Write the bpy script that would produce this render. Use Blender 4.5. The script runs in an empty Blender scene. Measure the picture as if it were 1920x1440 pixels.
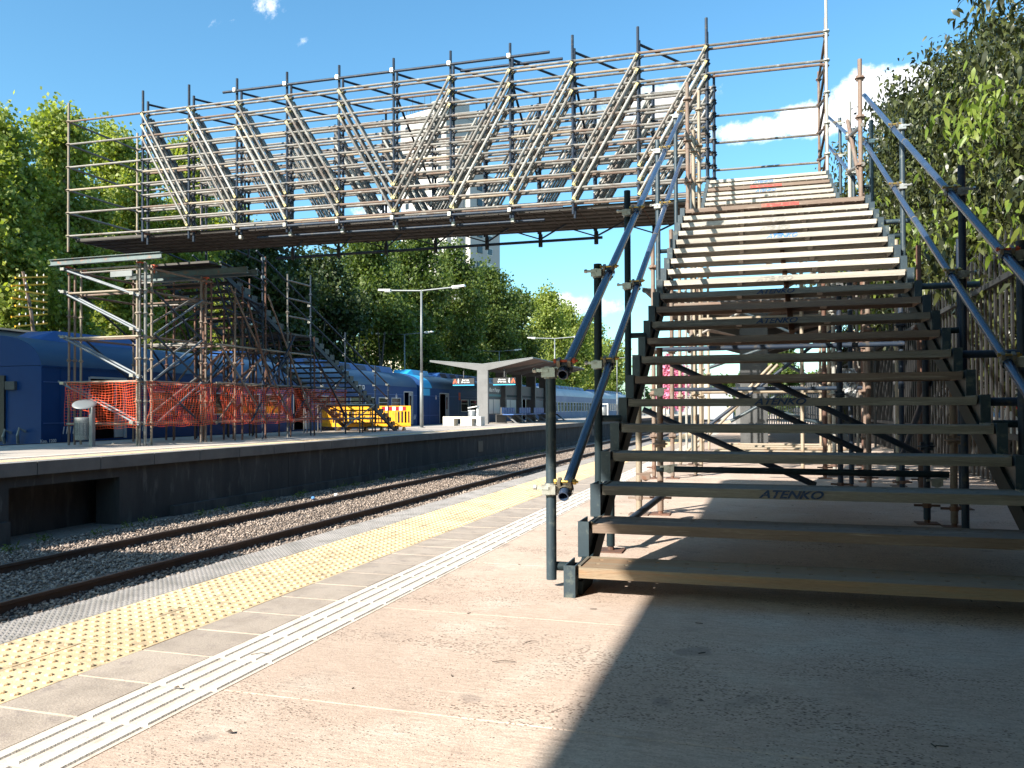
import bpy, math, random
import numpy as np
from mathutils import Vector, Matrix, Euler

random.seed(7)
rng = np.random.default_rng(7)
scene = bpy.context.scene
COL = scene.collection
R = math.radians

# ------------------------------------------------------------------ camera
cam_d = bpy.data.cameras.new("camera")
cam = bpy.data.objects.new("camera", cam_d)
COL.objects.link(cam)
scene.camera = cam
CAM_H = 0.825
YAW, PITCH, ROLL = 0.3035, 0.0137, -0.004
_f = Vector((-math.sin(YAW) * math.cos(PITCH), math.cos(YAW) * math.cos(PITCH), math.sin(PITCH)))
_r = Vector((math.cos(YAW), math.sin(YAW), 0))
_u = _r.cross(_f)
_r2 = _r * math.cos(ROLL) + _u * math.sin(ROLL)
_u2 = -_r * math.sin(ROLL) + _u * math.cos(ROLL)
cam.matrix_world = Matrix(((_r2.x, _u2.x, -_f.x, 0), (_r2.y, _u2.y, -_f.y, 0), (_r2.z, _u2.z, -_f.z, CAM_H), (0, 0, 0, 1)))
cam_d.sensor_width = 36
cam_d.lens = 36 * 1530.3 / 1920
cam_d.shift_y = 26.5 / 1920
cam_d.clip_start = 0.05
cam_d.clip_end = 1500

# ------------------------------------------------------------------ sun and sky
A0 = 0.0162
SUN_DIR = Vector((-0.78, -1.38, 1.0)).normalized()      # towards the sun
sun_d = bpy.data.lights.new("sun", "SUN")
sun_d.energy = 5.0
sun_d.angle = R(0.53)
sun_d.color = (1.0, 0.93, 0.82)
sun = bpy.data.objects.new("sun", sun_d)
COL.objects.link(sun)
sun.location = (-20, -30, 40)
sun.rotation_euler = SUN_DIR.to_track_quat('Z', 'Y').to_euler()

world = bpy.data.worlds.new("World")
scene.world = world
world.use_nodes = True
wn, wl = world.node_tree.nodes, world.node_tree.links
wn.clear()
wout = wn.new("ShaderNodeOutputWorld")
bg = wn.new("ShaderNodeBackground")
bg.inputs[1].default_value = 0.09
sky = wn.new("ShaderNodeTexSky")
sky.sky_type = 'NISHITA'
sky.sun_disc = False
sky.sun_elevation = math.asin(SUN_DIR.z)
sky.sun_rotation = math.atan2(SUN_DIR.x, SUN_DIR.y)
sky.air_density = 1.0
sky.dust_density = 1.0
sky.ozone_density = 1.6
tc = wn.new("ShaderNodeTexCoord")
sep = wn.new("ShaderNodeSeparateXYZ")
wl.new(tc.outputs["Generated"], sep.inputs[0])


def wmath(op, a, b=None, c=None):
    n = wn.new("ShaderNodeMath")
    n.operation = op
    for i, v in enumerate((a, b, c)):
        if v is None:
            continue
        if isinstance(v, (int, float)):
            n.inputs[i].default_value = v
        else:
            wl.new(v, n.inputs[i])
    return n.outputs[0]


yc = wmath('MAXIMUM', sep.outputs[1], 0.02)
cu = wmath('DIVIDE', sep.outputs[0], yc)
cw = wmath('DIVIDE', sep.outputs[2], yc)
front = wmath('GREATER_THAN', sep.outputs[1], 0.1)
comb = wn.new("ShaderNodeCombineXYZ")
wl.new(cu, comb.inputs[0])
wl.new(cw, comb.inputs[1])
nz = wn.new("ShaderNodeTexNoise")
nz.inputs["Scale"].default_value = 17
nz.inputs["Detail"].default_value = 9
nz.inputs["Roughness"].default_value = 0.68
wl.new(comb.outputs[0], nz.inputs["Vector"])
blob = None
# (centre u, centre w, half width, half height, strength): cumulus in the directions where they stand in the sky
CLOUDS = [(0.060, 0.333, 0.070, 0.022, 1.05), (-0.005, 0.328, 0.055, 0.018, 1.0), (0.115, 0.352, 0.050, 0.036, 1.25), (0.165, 0.350, 0.065, 0.036, 1.2), (0.27, 0.33, 0.09, 0.04, 1.0),
          (-0.125, 0.372, 0.075, 0.025, 0.75), (-0.20, 0.345, 0.05, 0.02, 0.7),
          (-0.672, 0.578, 0.030, 0.022, 0.30), (-0.60, 0.600, 0.050, 0.016, 0.36), (-0.750, 0.563, 0.028, 0.012, 0.52), (-0.620, 0.518, 0.014, 0.008, 0.36), (-0.70, 0.60, 0.06, 0.02, 0.2),
          (-0.26, 0.128, 0.10, 0.020, 0.75), (-0.52, 0.275, 0.04, 0.015, 0.6)]
for (u0, w0, hu, hw, st) in CLOUDS:
    dx = wmath('DIVIDE', wmath('SUBTRACT', cu, u0), hu)
    dy = wmath('DIVIDE', wmath('SUBTRACT', cw, w0), hw)
    d2 = wmath('ADD', wmath('MULTIPLY', dx, dx), wmath('MULTIPLY', dy, dy))
    v = wmath('MULTIPLY', wmath('SUBTRACT', 1.35, d2), st)
    blob = v if blob is None else wmath('MAXIMUM', blob, v)
msk = wmath('ADD', blob, wmath('MULTIPLY', wmath('SUBTRACT', nz.outputs[0], 0.5), 3.6))
ss = wn.new("ShaderNodeMapRange")
ss.interpolation_type = 'SMOOTHSTEP'
ss.inputs[1].default_value = 0.25
ss.inputs[2].default_value = 1.15
wl.new(wmath('MULTIPLY', msk, front), ss.inputs[0])
mixc = wn.new("ShaderNodeMixRGB")
mixc.inputs[2].default_value = (8.2, 8.3, 8.5, 1)
wl.new(wmath('MULTIPLY', ss.outputs[0], 0.96), mixc.inputs[0])
hs = wn.new("ShaderNodeHueSaturation")
hs.inputs["Saturation"].default_value = 1.15
hs.inputs["Value"].default_value = 1.0
wl.new(sky.outputs[0], hs.inputs["Color"])
tint = wn.new("ShaderNodeMixRGB")
tint.blend_type = 'MULTIPLY'
tint.inputs[0].default_value = 1
tint.inputs[2].default_value = (0.90, 1.26, 1.24, 1)
wl.new(hs.outputs[0], tint.inputs[1])
wl.new(tint.outputs[0], mixc.inputs[1])
wl.new(mixc.outputs[0], bg.inputs[0])
wl.new(bg.outputs[0], wout.inputs[0])

vs = scene.view_settings
vs.view_transform = 'Standard'
vs.look = 'None'
vs.exposure = 1.25
vs.gamma = 1.0
vs.use_curve_mapping = False
scene.cycles.max_bounces = 6
scene.cycles.diffuse_bounces = 2
scene.cycles.use_adaptive_sampling = True


# ------------------------------------------------------------------ materials
def new_mat(name):
    m = bpy.data.materials.new(name)
    m.use_nodes = True
    nt = m.node_tree
    b = nt.nodes["Principled BSDF"]
    return m, nt, b


def mat(name, col, rough=0.6, metal=0.0, col2=None, scale=6.0, lo=0.45, hi=0.65, bump=0.0, bscale=40.0, stretch=None,
        col3=None, rnd=0.0, fine=0.12, spec=0.5, coords='Position'):
    """paint / metal / stone with blotches of a second colour, fine speckle, relief and a per-object shift"""
    m, nt, b = new_mat(name)
    N, L = nt.nodes, nt.links
    b.inputs["Roughness"].default_value = rough
    b.inputs["Metallic"].default_value = metal
    b.inputs["Specular IOR Level"].default_value = spec
    if coords == 'Position':
        src = N.new("ShaderNodeNewGeometry").outputs["Position"]
    else:
        src = N.new("ShaderNodeTexCoord").outputs["Object"]
    mp = N.new("ShaderNodeMapping")
    L.new(src, mp.inputs[0])
    if stretch:
        mp.inputs["Scale"].default_value = stretch
    rgb = N.new("ShaderNodeRGB")
    rgb.outputs[0].default_value = (*col, 1)
    cur = rgb.outputs[0]
    if rnd:
        oi = N.new("ShaderNodeObjectInfo")
        h = N.new("ShaderNodeHueSaturation")
        mr = N.new("ShaderNodeMapRange")
        mr.inputs[3].default_value = 1 - rnd
        mr.inputs[4].default_value = 1 + rnd
        L.new(oi.outputs["Random"], mr.inputs[0])
        L.new(mr.outputs[0], h.inputs["Value"])
        L.new(cur, h.inputs["Color"])
        cur = h.outputs[0]

    def blot(cur, c, sc, lo, hi, off, amt=1.0):
        n = N.new("ShaderNodeTexNoise")
        n.inputs["Scale"].default_value = sc
        n.inputs["Detail"].default_value = 6
        n.inputs["Roughness"].default_value = 0.62
        ad = N.new("ShaderNodeVectorMath")
        ad.operation = 'ADD'
        ad.inputs[1].default_value = (off, off * 2, -off)
        L.new(mp.outputs[0], ad.inputs[0])
        L.new(ad.outputs[0], n.inputs["Vector"])
        r = N.new("ShaderNodeMapRange")
        r.inputs[1].default_value = lo
        r.inputs[2].default_value = hi
        r.inputs[4].default_value = amt
        L.new(n.outputs[0], r.inputs[0])
        mx = N.new("ShaderNodeMixRGB")
        mx.inputs[2].default_value = (*c, 1)
        L.new(r.outputs[0], mx.inputs[0])
        L.new(cur, mx.inputs[1])
        return mx.outputs[0]
    if col2:
        cur = blot(cur, col2, scale, lo, hi, 0.0)
    if col3:
        cur = blot(cur, col3, scale * 2.3, 0.56, 0.66, 7.3)
    if fine:
        n = N.new("ShaderNodeTexNoise")
        n.inputs["Scale"].default_value = 90
        n.inputs["Detail"].default_value = 4
        L.new(mp.outputs[0], n.inputs["Vector"])
        r = N.new("ShaderNodeMapRange")
        r.inputs[3].default_value = 1 - fine * 1.5
        r.inputs[4].default_value = 1 + fine * 1.5
        L.new(n.outputs[0], r.inputs[0])
        mu = N.new("ShaderNodeMixRGB")
        mu.blend_type = 'MULTIPLY'
        mu.inputs[0].default_value = 1
        L.new(cur, mu.inputs[1])
        L.new(r.outputs[0], mu.inputs[2])
        cur = mu.outputs[0]
    L.new(cur, b.inputs["Base Color"])
    if bump:
        n = N.new("ShaderNodeTexNoise")
        n.inputs["Scale"].default_value = bscale
        n.inputs["Detail"].default_value = 5
        L.new(mp.outputs[0], n.inputs["Vector"])
        bp = N.new("ShaderNodeBump")
        bp.inputs["Strength"].default_value = bump
        bp.inputs["Distance"].default_value = 0.01
        L.new(n.outputs[0], bp.inputs["Height"])
        L.new(bp.outputs[0], b.inputs["Normal"])
    return m


M = {}
M['galv'] = mat('galvanised_tube', (0.185, 0.175, 0.16), 0.5, 0.2, (0.135, 0.10, 0.08), 3.0, 0.48, 0.66, rnd=0.28, fine=0.14, col3=(0.29, 0.275, 0.25))
M['rust'] = mat('rusty_tube', (0.17, 0.115, 0.088), 0.75, 0.05, (0.20, 0.17, 0.14), 4.0, 0.45, 0.7, rnd=0.2, col3=(0.16, 0.08, 0.05))
M['rusted'] = mat('dark_rust', (0.16, 0.08, 0.055), 0.8, 0.05, (0.08, 0.05, 0.04), 7.0, 0.4, 0.7, rnd=0.2)
M['beige'] = mat('beige_tube', (0.29, 0.24, 0.18), 0.6, 0.1, (0.24, 0.155, 0.095), 5.0, 0.52, 0.7, rnd=0.15)
M['white_tube'] = mat('white_tube', (0.34, 0.33, 0.30), 0.5, 0.1, (0.28, 0.23, 0.17), 6.0, 0.55, 0.72, rnd=0.1)
M['navy'] = mat('navy_tube', (0.018, 0.028, 0.048), 0.5, 0.0, (0.03, 0.045, 0.068), 5.0, 0.45, 0.7, rnd=0.15, spec=0.25, col3=(0.06, 0.055, 0.05))
M['navyrail'] = mat('glossy_blue_grey_paint', (0.034, 0.056, 0.105), 0.24, 0.1, (0.055, 0.078, 0.12), 5.0, 0.45, 0.75, rnd=0.08, spec=0.8)
M['teal'] = mat('teal_paint', (0.028, 0.047, 0.062), 0.45, 0.05, (0.048, 0.070, 0.083), 7.0, 0.5, 0.75, rnd=0.1, col3=(0.09, 0.11, 0.105))
M['darkteal'] = mat('dark_teal_paint', (0.014, 0.025, 0.031), 0.6, 0.0, (0.024, 0.037, 0.042), 7.0, 0.5, 0.75, rnd=0.1, spec=0.15)
M['zinc'] = mat('bright_zinc', (0.40, 0.40, 0.37), 0.38, 0.6, (0.22, 0.20, 0.17), 30.0, 0.5, 0.7, rnd=0.1)
M['zincold'] = mat('forged_clamp', (0.22, 0.195, 0.15), 0.5, 0.4, (0.12, 0.10, 0.07), 40.0, 0.5, 0.7, bump=0.3, bscale=200)
M['brass'] = mat('yellow_zinc_bolt', (0.55, 0.38, 0.10), 0.35, 0.7, (0.3, 0.18, 0.05), 40, 0.5, 0.7)
M['redcap'] = mat('orange_red_paint', (0.55, 0.10, 0.04), 0.6, 0.0, (0.3, 0.06, 0.03), 20, 0.5, 0.7)
M['yclamp'] = mat('yellow_clamp', (0.36, 0.31, 0.13), 0.55, 0.2, (0.3, 0.22, 0.10), 20, 0.5, 0.7)
M['plank'] = mat('weathered_tread', (0.40, 0.37, 0.32), 0.75, 0.0, (0.27, 0.24, 0.20), 4.0, 0.42, 0.7, bump=0.35, bscale=30,
                 stretch=(0.35, 3, 6), rnd=0.16, col3=(0.48, 0.455, 0.41), fine=0.2)
M['plankwornshade'] = mat('worn_shaded_tread', (0.22, 0.195, 0.165), 0.85, 0.0, (0.14, 0.125, 0.10), 4.0, 0.42, 0.7, bump=0.45, bscale=30,  # worn lower treads, colour darkened further to deepen the shade on them
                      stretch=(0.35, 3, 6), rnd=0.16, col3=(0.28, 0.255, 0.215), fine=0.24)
M['plankred'] = mat('reddish_tread', (0.21, 0.15, 0.115), 0.75, 0.0, (0.15, 0.105, 0.078), 4.0, 0.42, 0.7, bump=0.35, bscale=30,
                    stretch=(0.35, 3, 6), rnd=0.1, col3=(0.28, 0.22, 0.175), fine=0.2)
M['plankorange'] = mat('orange_worn_tread', (0.27, 0.175, 0.105), 0.75, 0.0, (0.25, 0.215, 0.155), 4.0, 0.42, 0.7, bump=0.4, bscale=30,
                       stretch=(0.35, 3, 6), rnd=0.05, col3=(0.30, 0.18, 0.10), fine=0.2)
M['deck'] = mat('steel_deck', (0.070, 0.062, 0.056), 0.6, 0.2, (0.042, 0.037, 0.034), 3.0, 0.4, 0.7, rnd=0.2)
M['inkblue'] = mat('blue_ink', (0.02, 0.18, 0.50), 0.6, 0, (0.30, 0.34, 0.38), 70, 0.5, 0.62)
M['inkdark'] = mat('dark_blue_ink', (0.010, 0.035, 0.10), 0.6, 0, (0.12, 0.11, 0.10), 55, 0.55, 0.66)
M['inkgrey'] = mat('worn_grey_ink', (0.26, 0.26, 0.245), 0.7, 0, (0.38, 0.355, 0.31), 50, 0.45, 0.58)
M['inkred'] = mat('red_paint_smear', (0.55, 0.05, 0.04), 0.6, 0, (0.45, 0.15, 0.10), 40, 0.5, 0.65)
M['white'] = mat('white_paint', (0.78, 0.78, 0.76), 0.5, 0, (0.6, 0.6, 0.58), 6, 0.5, 0.75)
M['black'] = mat('black_paint', (0.02, 0.02, 0.022), 0.5)
M['darkgrey'] = mat('dark_grey_paint', (0.06, 0.062, 0.065), 0.55, 0, (0.09, 0.09, 0.09), 3, 0.5, 0.7)
M['grey'] = mat('grey_paint', (0.155, 0.155, 0.155), 0.6, 0, (0.125, 0.125, 0.125), 2, 0.45, 0.7, rnd=0.05)
M['lamp'] = mat('lamp_steel', (0.21, 0.225, 0.23), 0.45, 0.2, (0.16, 0.172, 0.178), 3, 0.5, 0.7)
M['soffit'] = mat('brown_soffit', (0.16, 0.115, 0.095), 0.7, 0, (0.11, 0.078, 0.066), 1.5, 0.45, 0.65, rnd=0.25)
M['trainblue'] = mat('train_blue', (0.004, 0.047, 0.17), 0.5, 0, (0.003, 0.036, 0.135), 0.6, 0.4, 0.7, fine=0.05, spec=0.2)
M['trainroof'] = mat('train_roof_blue', (0.018, 0.062, 0.14), 0.55, 0, (0.05, 0.10, 0.15), 1.0, 0.42, 0.7, stretch=(1, 0.3, 1), fine=0.08)
M['trainbox'] = mat('train_box_blue', (0.030, 0.10, 0.30), 0.5, 0, (0.02, 0.07, 0.22), 1.5, 0.4, 0.7)
M['traingrey'] = mat('old_train_blue_grey', (0.10, 0.14, 0.27), 0.55, 0, (0.16, 0.20, 0.32), 0.8, 0.4, 0.7)
M['oldroof'] = mat('old_train_roof', (0.38, 0.42, 0.46), 0.55, 0, (0.28, 0.33, 0.38), 0.8, 0.4, 0.7)
M['cyan'] = mat('cyan_paint', (0.04, 0.42, 0.75), 0.4, 0, (0.03, 0.36, 0.66), 1.0, 0.4, 0.7, fine=0.04)
M['glassd'] = mat('dark_glass', (0.012, 0.014, 0.018), 0.08, 0.0, fine=0, spec=0.7)
M['frame'] = mat('window_frame_grey', (0.40, 0.42, 0.45), 0.4, 0.4)
M['interior'] = mat('dim_interior', (0.055, 0.035, 0.032), 0.8)
M['steelgrey'] = mat('bluish_galvanised', (0.13, 0.15, 0.17), 0.55, 0.1, (0.19, 0.20, 0.21), 6, 0.5, 0.7)
M['net'] = mat('orange_net', (0.85, 0.085, 0.015), 0.55, 0, (0.80, 0.14, 0.025), 8, 0.5, 0.7)
M['yplastic'] = mat('yellow_plastic', (0.90, 0.42, 0.01), 0.5, 0, (0.75, 0.30, 0.01), 4, 0.5, 0.75)
M['redreflect'] = mat('red_reflector', (0.45, 0.015, 0.02), 0.4)
M['concrete'] = mat('bench_concrete', (0.56, 0.53, 0.47), 0.8, 0, (0.42, 0.40, 0.35), 5, 0.5, 0.7, bump=0.2)
M['blueplastic'] = mat('blue_seat', (0.05, 0.12, 0.32), 0.45)
M['skin'] = mat('seated_dark', (0.03, 0.03, 0.035), 0.8)
M['bark'] = mat('bark', (0.20, 0.16, 0.12), 0.9, 0, (0.36, 0.32, 0.24), 3, 0.45, 0.6, bump=0.5, bscale=12, stretch=(1, 1, 0.4))
M['barkd'] = mat('dark_bark', (0.06, 0.045, 0.035), 0.9, 0, (0.12, 0.10, 0.08), 5, 0.45, 0.6, bump=0.5, bscale=12, stretch=(1, 1, 0.4))
M['bld'] = mat('white_tower_plaster', (0.50, 0.475, 0.455), 0.85, 0, (0.43, 0.41, 0.395), 0.08, 0.4, 0.7, fine=0.03)
M['bldgrey'] = mat('grey_tower_plaster', (0.34, 0.35, 0.37), 0.85, 0, (0.29, 0.30, 0.32), 0.08, 0.4, 0.7, fine=0.03)
M['cream'] = mat('cream_plaster', (0.62, 0.55, 0.42), 0.85, 0, (0.5, 0.44, 0.34), 0.3, 0.4, 0.7)
M['brick'] = mat('orange_brick', (0.50, 0.17, 0.07), 0.8, 0, (0.36, 0.11, 0.05), 6, 0.45, 0.65, rnd=0.25)
M['brickyellow'] = mat('yellow_brick', (0.66, 0.43, 0.14), 0.8, 0, (0.52, 0.33, 0.11), 6, 0.45, 0.65, rnd=0.2)
M['fence'] = mat('fence_grey_paint', (0.036, 0.038, 0.042), 0.6, 0.0, (0.055, 0.053, 0.05), 9, 0.5, 0.7, rnd=0.12)
M['rail'] = mat('rail_rust', (0.085, 0.052, 0.038), 0.75, 0.2, (0.05, 0.035, 0.03), 4, 0.4, 0.7)
M['railtop'] = mat('rail_head', (0.20, 0.16, 0.14), 0.45, 0.7, (0.12, 0.09, 0.075), 5, 0.4, 0.7)
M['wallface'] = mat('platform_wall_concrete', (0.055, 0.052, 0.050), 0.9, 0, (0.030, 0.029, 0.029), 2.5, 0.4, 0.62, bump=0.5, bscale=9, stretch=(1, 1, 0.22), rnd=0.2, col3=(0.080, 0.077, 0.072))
M['coping'] = mat('coping_concrete', (0.15, 0.137, 0.125), 0.85, 0, (0.10, 0.092, 0.086), 2.0, 0.4, 0.7, bump=0.2)
M['earth'] = mat('earth', (0.16, 0.13, 0.10), 0.95, 0, (0.10, 0.09, 0.06), 0.3, 0.4, 0.7)
M['street'] = mat('street_asphalt', (0.10, 0.10, 0.095), 0.9, 0, (0.16, 0.14, 0.12), 0.4, 0.4, 0.7)
M['grime'] = mat('crevice_grime', (0.24, 0.19, 0.155), 0.95, 0, (0.12, 0.10, 0.08), 12, 0.4, 0.6)
M['ytile'] = mat('yellow_tactile', (0.64, 0.49, 0.30), 0.75, 0, (0.54, 0.40, 0.24), 3.0, 0.45, 0.7, rnd=0.09, col3=(0.40, 0.31, 0.20), bump=0.25, bscale=150, fine=0.15)
M['wtile'] = mat('white_guide', (0.60, 0.53, 0.46), 0.8, 0, (0.50, 0.42, 0.35), 9.0, 0.5, 0.66, rnd=0.05, bump=0.0, bscale=120, fine=0.15)
M['wbar'] = mat('white_guide_bar', (0.66, 0.62, 0.57), 0.7, 0, (0.56, 0.50, 0.43), 9.0, 0.52, 0.68, rnd=0.04, bump=0.2, bscale=120, fine=0.12)
M['gtile'] = mat('grey_tile', (0.39, 0.33, 0.28), 0.8, 0, (0.31, 0.26, 0.22), 6.0, 0.45, 0.65, rnd=0.07, bump=0.2, bscale=150, fine=0.15, col3=(0.30, 0.25, 0.22))
M['etile'] = mat('edge_studs_grey', (0.30, 0.28, 0.27), 0.75, 0, (0.2, 0.19, 0.18), 6.0, 0.45, 0.65, rnd=0.06, fine=0.15)
M['farpave'] = mat('far_paving', (0.46, 0.40, 0.34), 0.85, 0, (0.36, 0.31, 0.27), 1.2, 0.4, 0.7, bump=0.2)
M['polythene'] = mat('clear_wrap', (0.7, 0.72, 0.74), 0.15, 0.0, (0.2, 0.2, 0.2), 20, 0.45, 0.55, spec=1.0)


def stone_mat():
    m, nt, b = new_mat('ballast')
    N, L = nt.nodes, nt.links
    g = N.new("ShaderNodeNewGeometry")
    cr = N.new("ShaderNodeValToRGB")
    cr.color_ramp.elements[0].color = (0.11, 0.085, 0.07, 1)
    cr.color_ramp.elements[1].color = (0.44, 0.355, 0.295, 1)
    e = cr.color_ramp.elements.new(0.5)
    e.color = (0.25, 0.195, 0.16, 1)
    L.new(g.outputs["Random Per Island"], cr.inputs[0])
    L.new(cr.outputs[0], b.inputs["Base Color"])
    b.inputs["Roughness"].default_value = 0.9
    return m


M['stone'] = stone_mat()


def concrete_floor():
    """broomed, pitted pinkish-beige platform concrete"""
    m, nt, b = new_mat('pitted_platform_concrete')
    N, L = nt.nodes, nt.links
    g = N.new("ShaderNodeNewGeometry").outputs["Position"]

    def noise(scale, detail=6, rough=0.6, st=None, off=0.0):
        mp = N.new("ShaderNodeMapping")
        mp.inputs["Location"].default_value = (off, off * 1.7, 0)
        if st:
            mp.inputs["Scale"].default_value = st
        L.new(g, mp.inputs[0])
        n = N.new("ShaderNodeTexNoise")
        n.inputs["Scale"].default_value = scale
        n.inputs["Detail"].default_value = detail
        n.inputs["Roughness"].default_value = rough
        L.new(mp.outputs[0], n.inputs["Vector"])
        return n.outputs[0]

    def rng_(v, a, bb, c=0.0, d=1.0):
        r = N.new("ShaderNodeMapRange")
        r.inputs[1].default_value, r.inputs[2].default_value, r.inputs[3].default_value, r.inputs[4].default_value = a, bb, c, d
        L.new(v, r.inputs[0])
        return r.outputs[0]

    def mixc(f, a, c, blend='MIX'):
        x = N.new("ShaderNodeMixRGB")
        x.blend_type = blend
        if isinstance(f, float):
            x.inputs[0].default_value = f
        else:
            L.new(f, x.inputs[0])
        for i, v in ((1, a), (2, c)):
            if isinstance(v, tuple):
                x.inputs[i].default_value = (*v, 1)
            else:
                L.new(v, x.inputs[i])
        return x.outputs[0]

    def mth(op, a, c):
        x = N.new("ShaderNodeMath")
        x.operation = op
        for i, v in ((0, a), (1, c)):
            if isinstance(v, float):
                x.inputs[i].default_value = v
            else:
                L.new(v, x.inputs[i])
        return x.outputs[0]
    base = mixc(rng_(noise(1.1), 0.38, 0.66), (0.58, 0.462, 0.385), (0.50, 0.388, 0.322))
    base = mixc(rng_(noise(2.7, off=9), 0.5, 0.7), base, (0.60, 0.52, 0.45))
    base = mixc(rng_(noise(26, 3, 0.6, (0.5, 2.2, 1), off=3), 0.42, 0.66, 0.0, 0.55), base, (0.40, 0.315, 0.255))
    # pits: small dark voids, clustered, a little elongated across the platform
    mp = N.new("ShaderNodeMapping")
    mp.inputs["Scale"].default_value = (0.7, 1.2, 1)
    L.new(g, mp.inputs[0])
    vo = N.new("ShaderNodeTexVoronoi")
    vo.inputs["Scale"].default_value = 95
    L.new(mp.outputs[0], vo.inputs["Vector"])
    clus = rng_(noise(2.3, 5, 0.7, (0.5, 1, 1), off=20), 0.36, 0.60)
    thr = mth('MULTIPLY', clus, 0.335)
    wob = mth('MULTIPLY', mth('SUBTRACT', noise(70, 3), 0.5), 0.28)
    pit = mth('SUBTRACT', thr, mth('ADD', vo.outputs["Distance"], wob))
    pitm = rng_(pit, -0.03, 0.05)
    base = mixc(pitm, base, (0.19, 0.14, 0.115))
    # pebbles of aggregate
    vo2 = N.new("ShaderNodeTexVoronoi")
    vo2.inputs["Scale"].default_value = 170
    L.new(g, vo2.inputs["Vector"])
    sp = rng_(vo2.outputs["Color"], 0.0, 1.0, 0.78, 1.2)
    base = mixc(0.8, base, sp, 'MULTIPLY')
    # worn walking bands, patches and a few stains
    base = mixc(rng_(noise(0.55, 3, 0.5, (1.6, 0.5, 1), off=44), 0.46, 0.62, 0.0, 0.38), base, (0.40, 0.315, 0.262))
    base = mixc(rng_(noise(5.5, 3, 0.5, off=52), 0.60, 0.72, 0.0, 0.35), base, (0.31, 0.25, 0.215))
    st = rng_(noise(3.3, 2, 0.4, off=31), 0.70, 0.73, 0.0, 0.45)
    base = mixc(st, base, (0.22, 0.185, 0.17))
    L.new(base, b.inputs["Base Color"])
    b.inputs["Roughness"].default_value = 0.9
    b.inputs["Specular IOR Level"].default_value = 0.2
    h = mth('SUBTRACT', mth('ADD', mth('MULTIPLY', noise(34, 5, 0.65, (0.35, 2.0, 1), off=5), 0.55), mth('MULTIPLY', noise(160, 3), 0.3)), mth('MULTIPLY', pitm, 1.1))
    bp = N.new("ShaderNodeBump")
    bp.inputs["Strength"].default_value = 0.6
    bp.inputs["Distance"].default_value = 0.007
    L.new(h, bp.inputs["Height"])
    L.new(bp.outputs[0], b.inputs["Normal"])
    return m


M['floor'] = concrete_floor()


def leaf_mat(name, c1, c2, c3, trans=0.35, shine=0.5):
    m, nt, b = new_mat(name)
    N, L = nt.nodes, nt.links
    g = N.new("ShaderNodeNewGeometry")
    cr = N.new("ShaderNodeValToRGB")
    cr.color_ramp.elements[0].color = (*c1, 1)
    cr.color_ramp.elements[1].color = (*c3, 1)
    cr.color_ramp.elements[1].position = 0.97
    e = cr.color_ramp.elements.new(0.55)
    e.color = (*c2, 1)
    L.new(g.outputs["Random Per Island"], cr.inputs[0])
    L.new(cr.outputs[0], b.inputs["Base Color"])
    b.inputs["Roughness"].default_value = shine
    b.inputs["Specular IOR Level"].default_value = 0.35
    t = N.new("ShaderNodeBsdfTranslucent")
    mu = N.new("ShaderNodeMixRGB")
    mu.blend_type = 'MULTIPLY'
    mu.inputs[0].default_value = 1
    mu.inputs[2].default_value = (1.5, 1.5, 0.5, 1)
    L.new(cr.outputs[0], mu.inputs[1])
    L.new(mu.outputs[0], t.inputs[0])
    mx = N.new("ShaderNodeMixShader")
    mx.inputs[0].default_value = trans
    L.new(b.outputs[0], mx.inputs[1])
    L.new(t.outputs[0], mx.inputs[2])
    L.new(mx.outputs[0], nt.nodes["Material Output"].inputs[0])
    return m


M['leaf_plane'] = leaf_mat('plane_tree_leaf', (0.125, 0.17, 0.034), (0.24, 0.295, 0.065), (0.38, 0.41, 0.14), 0.45)
M['leaf_dark'] = leaf_mat('dark_leaf', (0.018, 0.034, 0.011), (0.034, 0.056, 0.017), (0.075, 0.10, 0.032), 0.3)
M['leaf_mid'] = leaf_mat('mid_leaf', (0.042, 0.072, 0.016), (0.082, 0.125, 0.027), (0.16, 0.20, 0.055), 0.38)
M['leaf_glossy'] = leaf_mat('glossy_evergreen_leaf', (0.022, 0.026, 0.011), (0.038, 0.046, 0.016), (0.10, 0.115, 0.034), 0.2, 0.36)
M['leaf_new'] = leaf_mat('fresh_yellow_green_leaf', (0.10, 0.155, 0.022), (0.155, 0.215, 0.033), (0.23, 0.27, 0.06), 0.35, 0.4)
M['petal'] = leaf_mat('pink_blossom', (0.55, 0.16, 0.32), (0.65, 0.22, 0.40), (0.75, 0.38, 0.52), 0.3)


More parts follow.
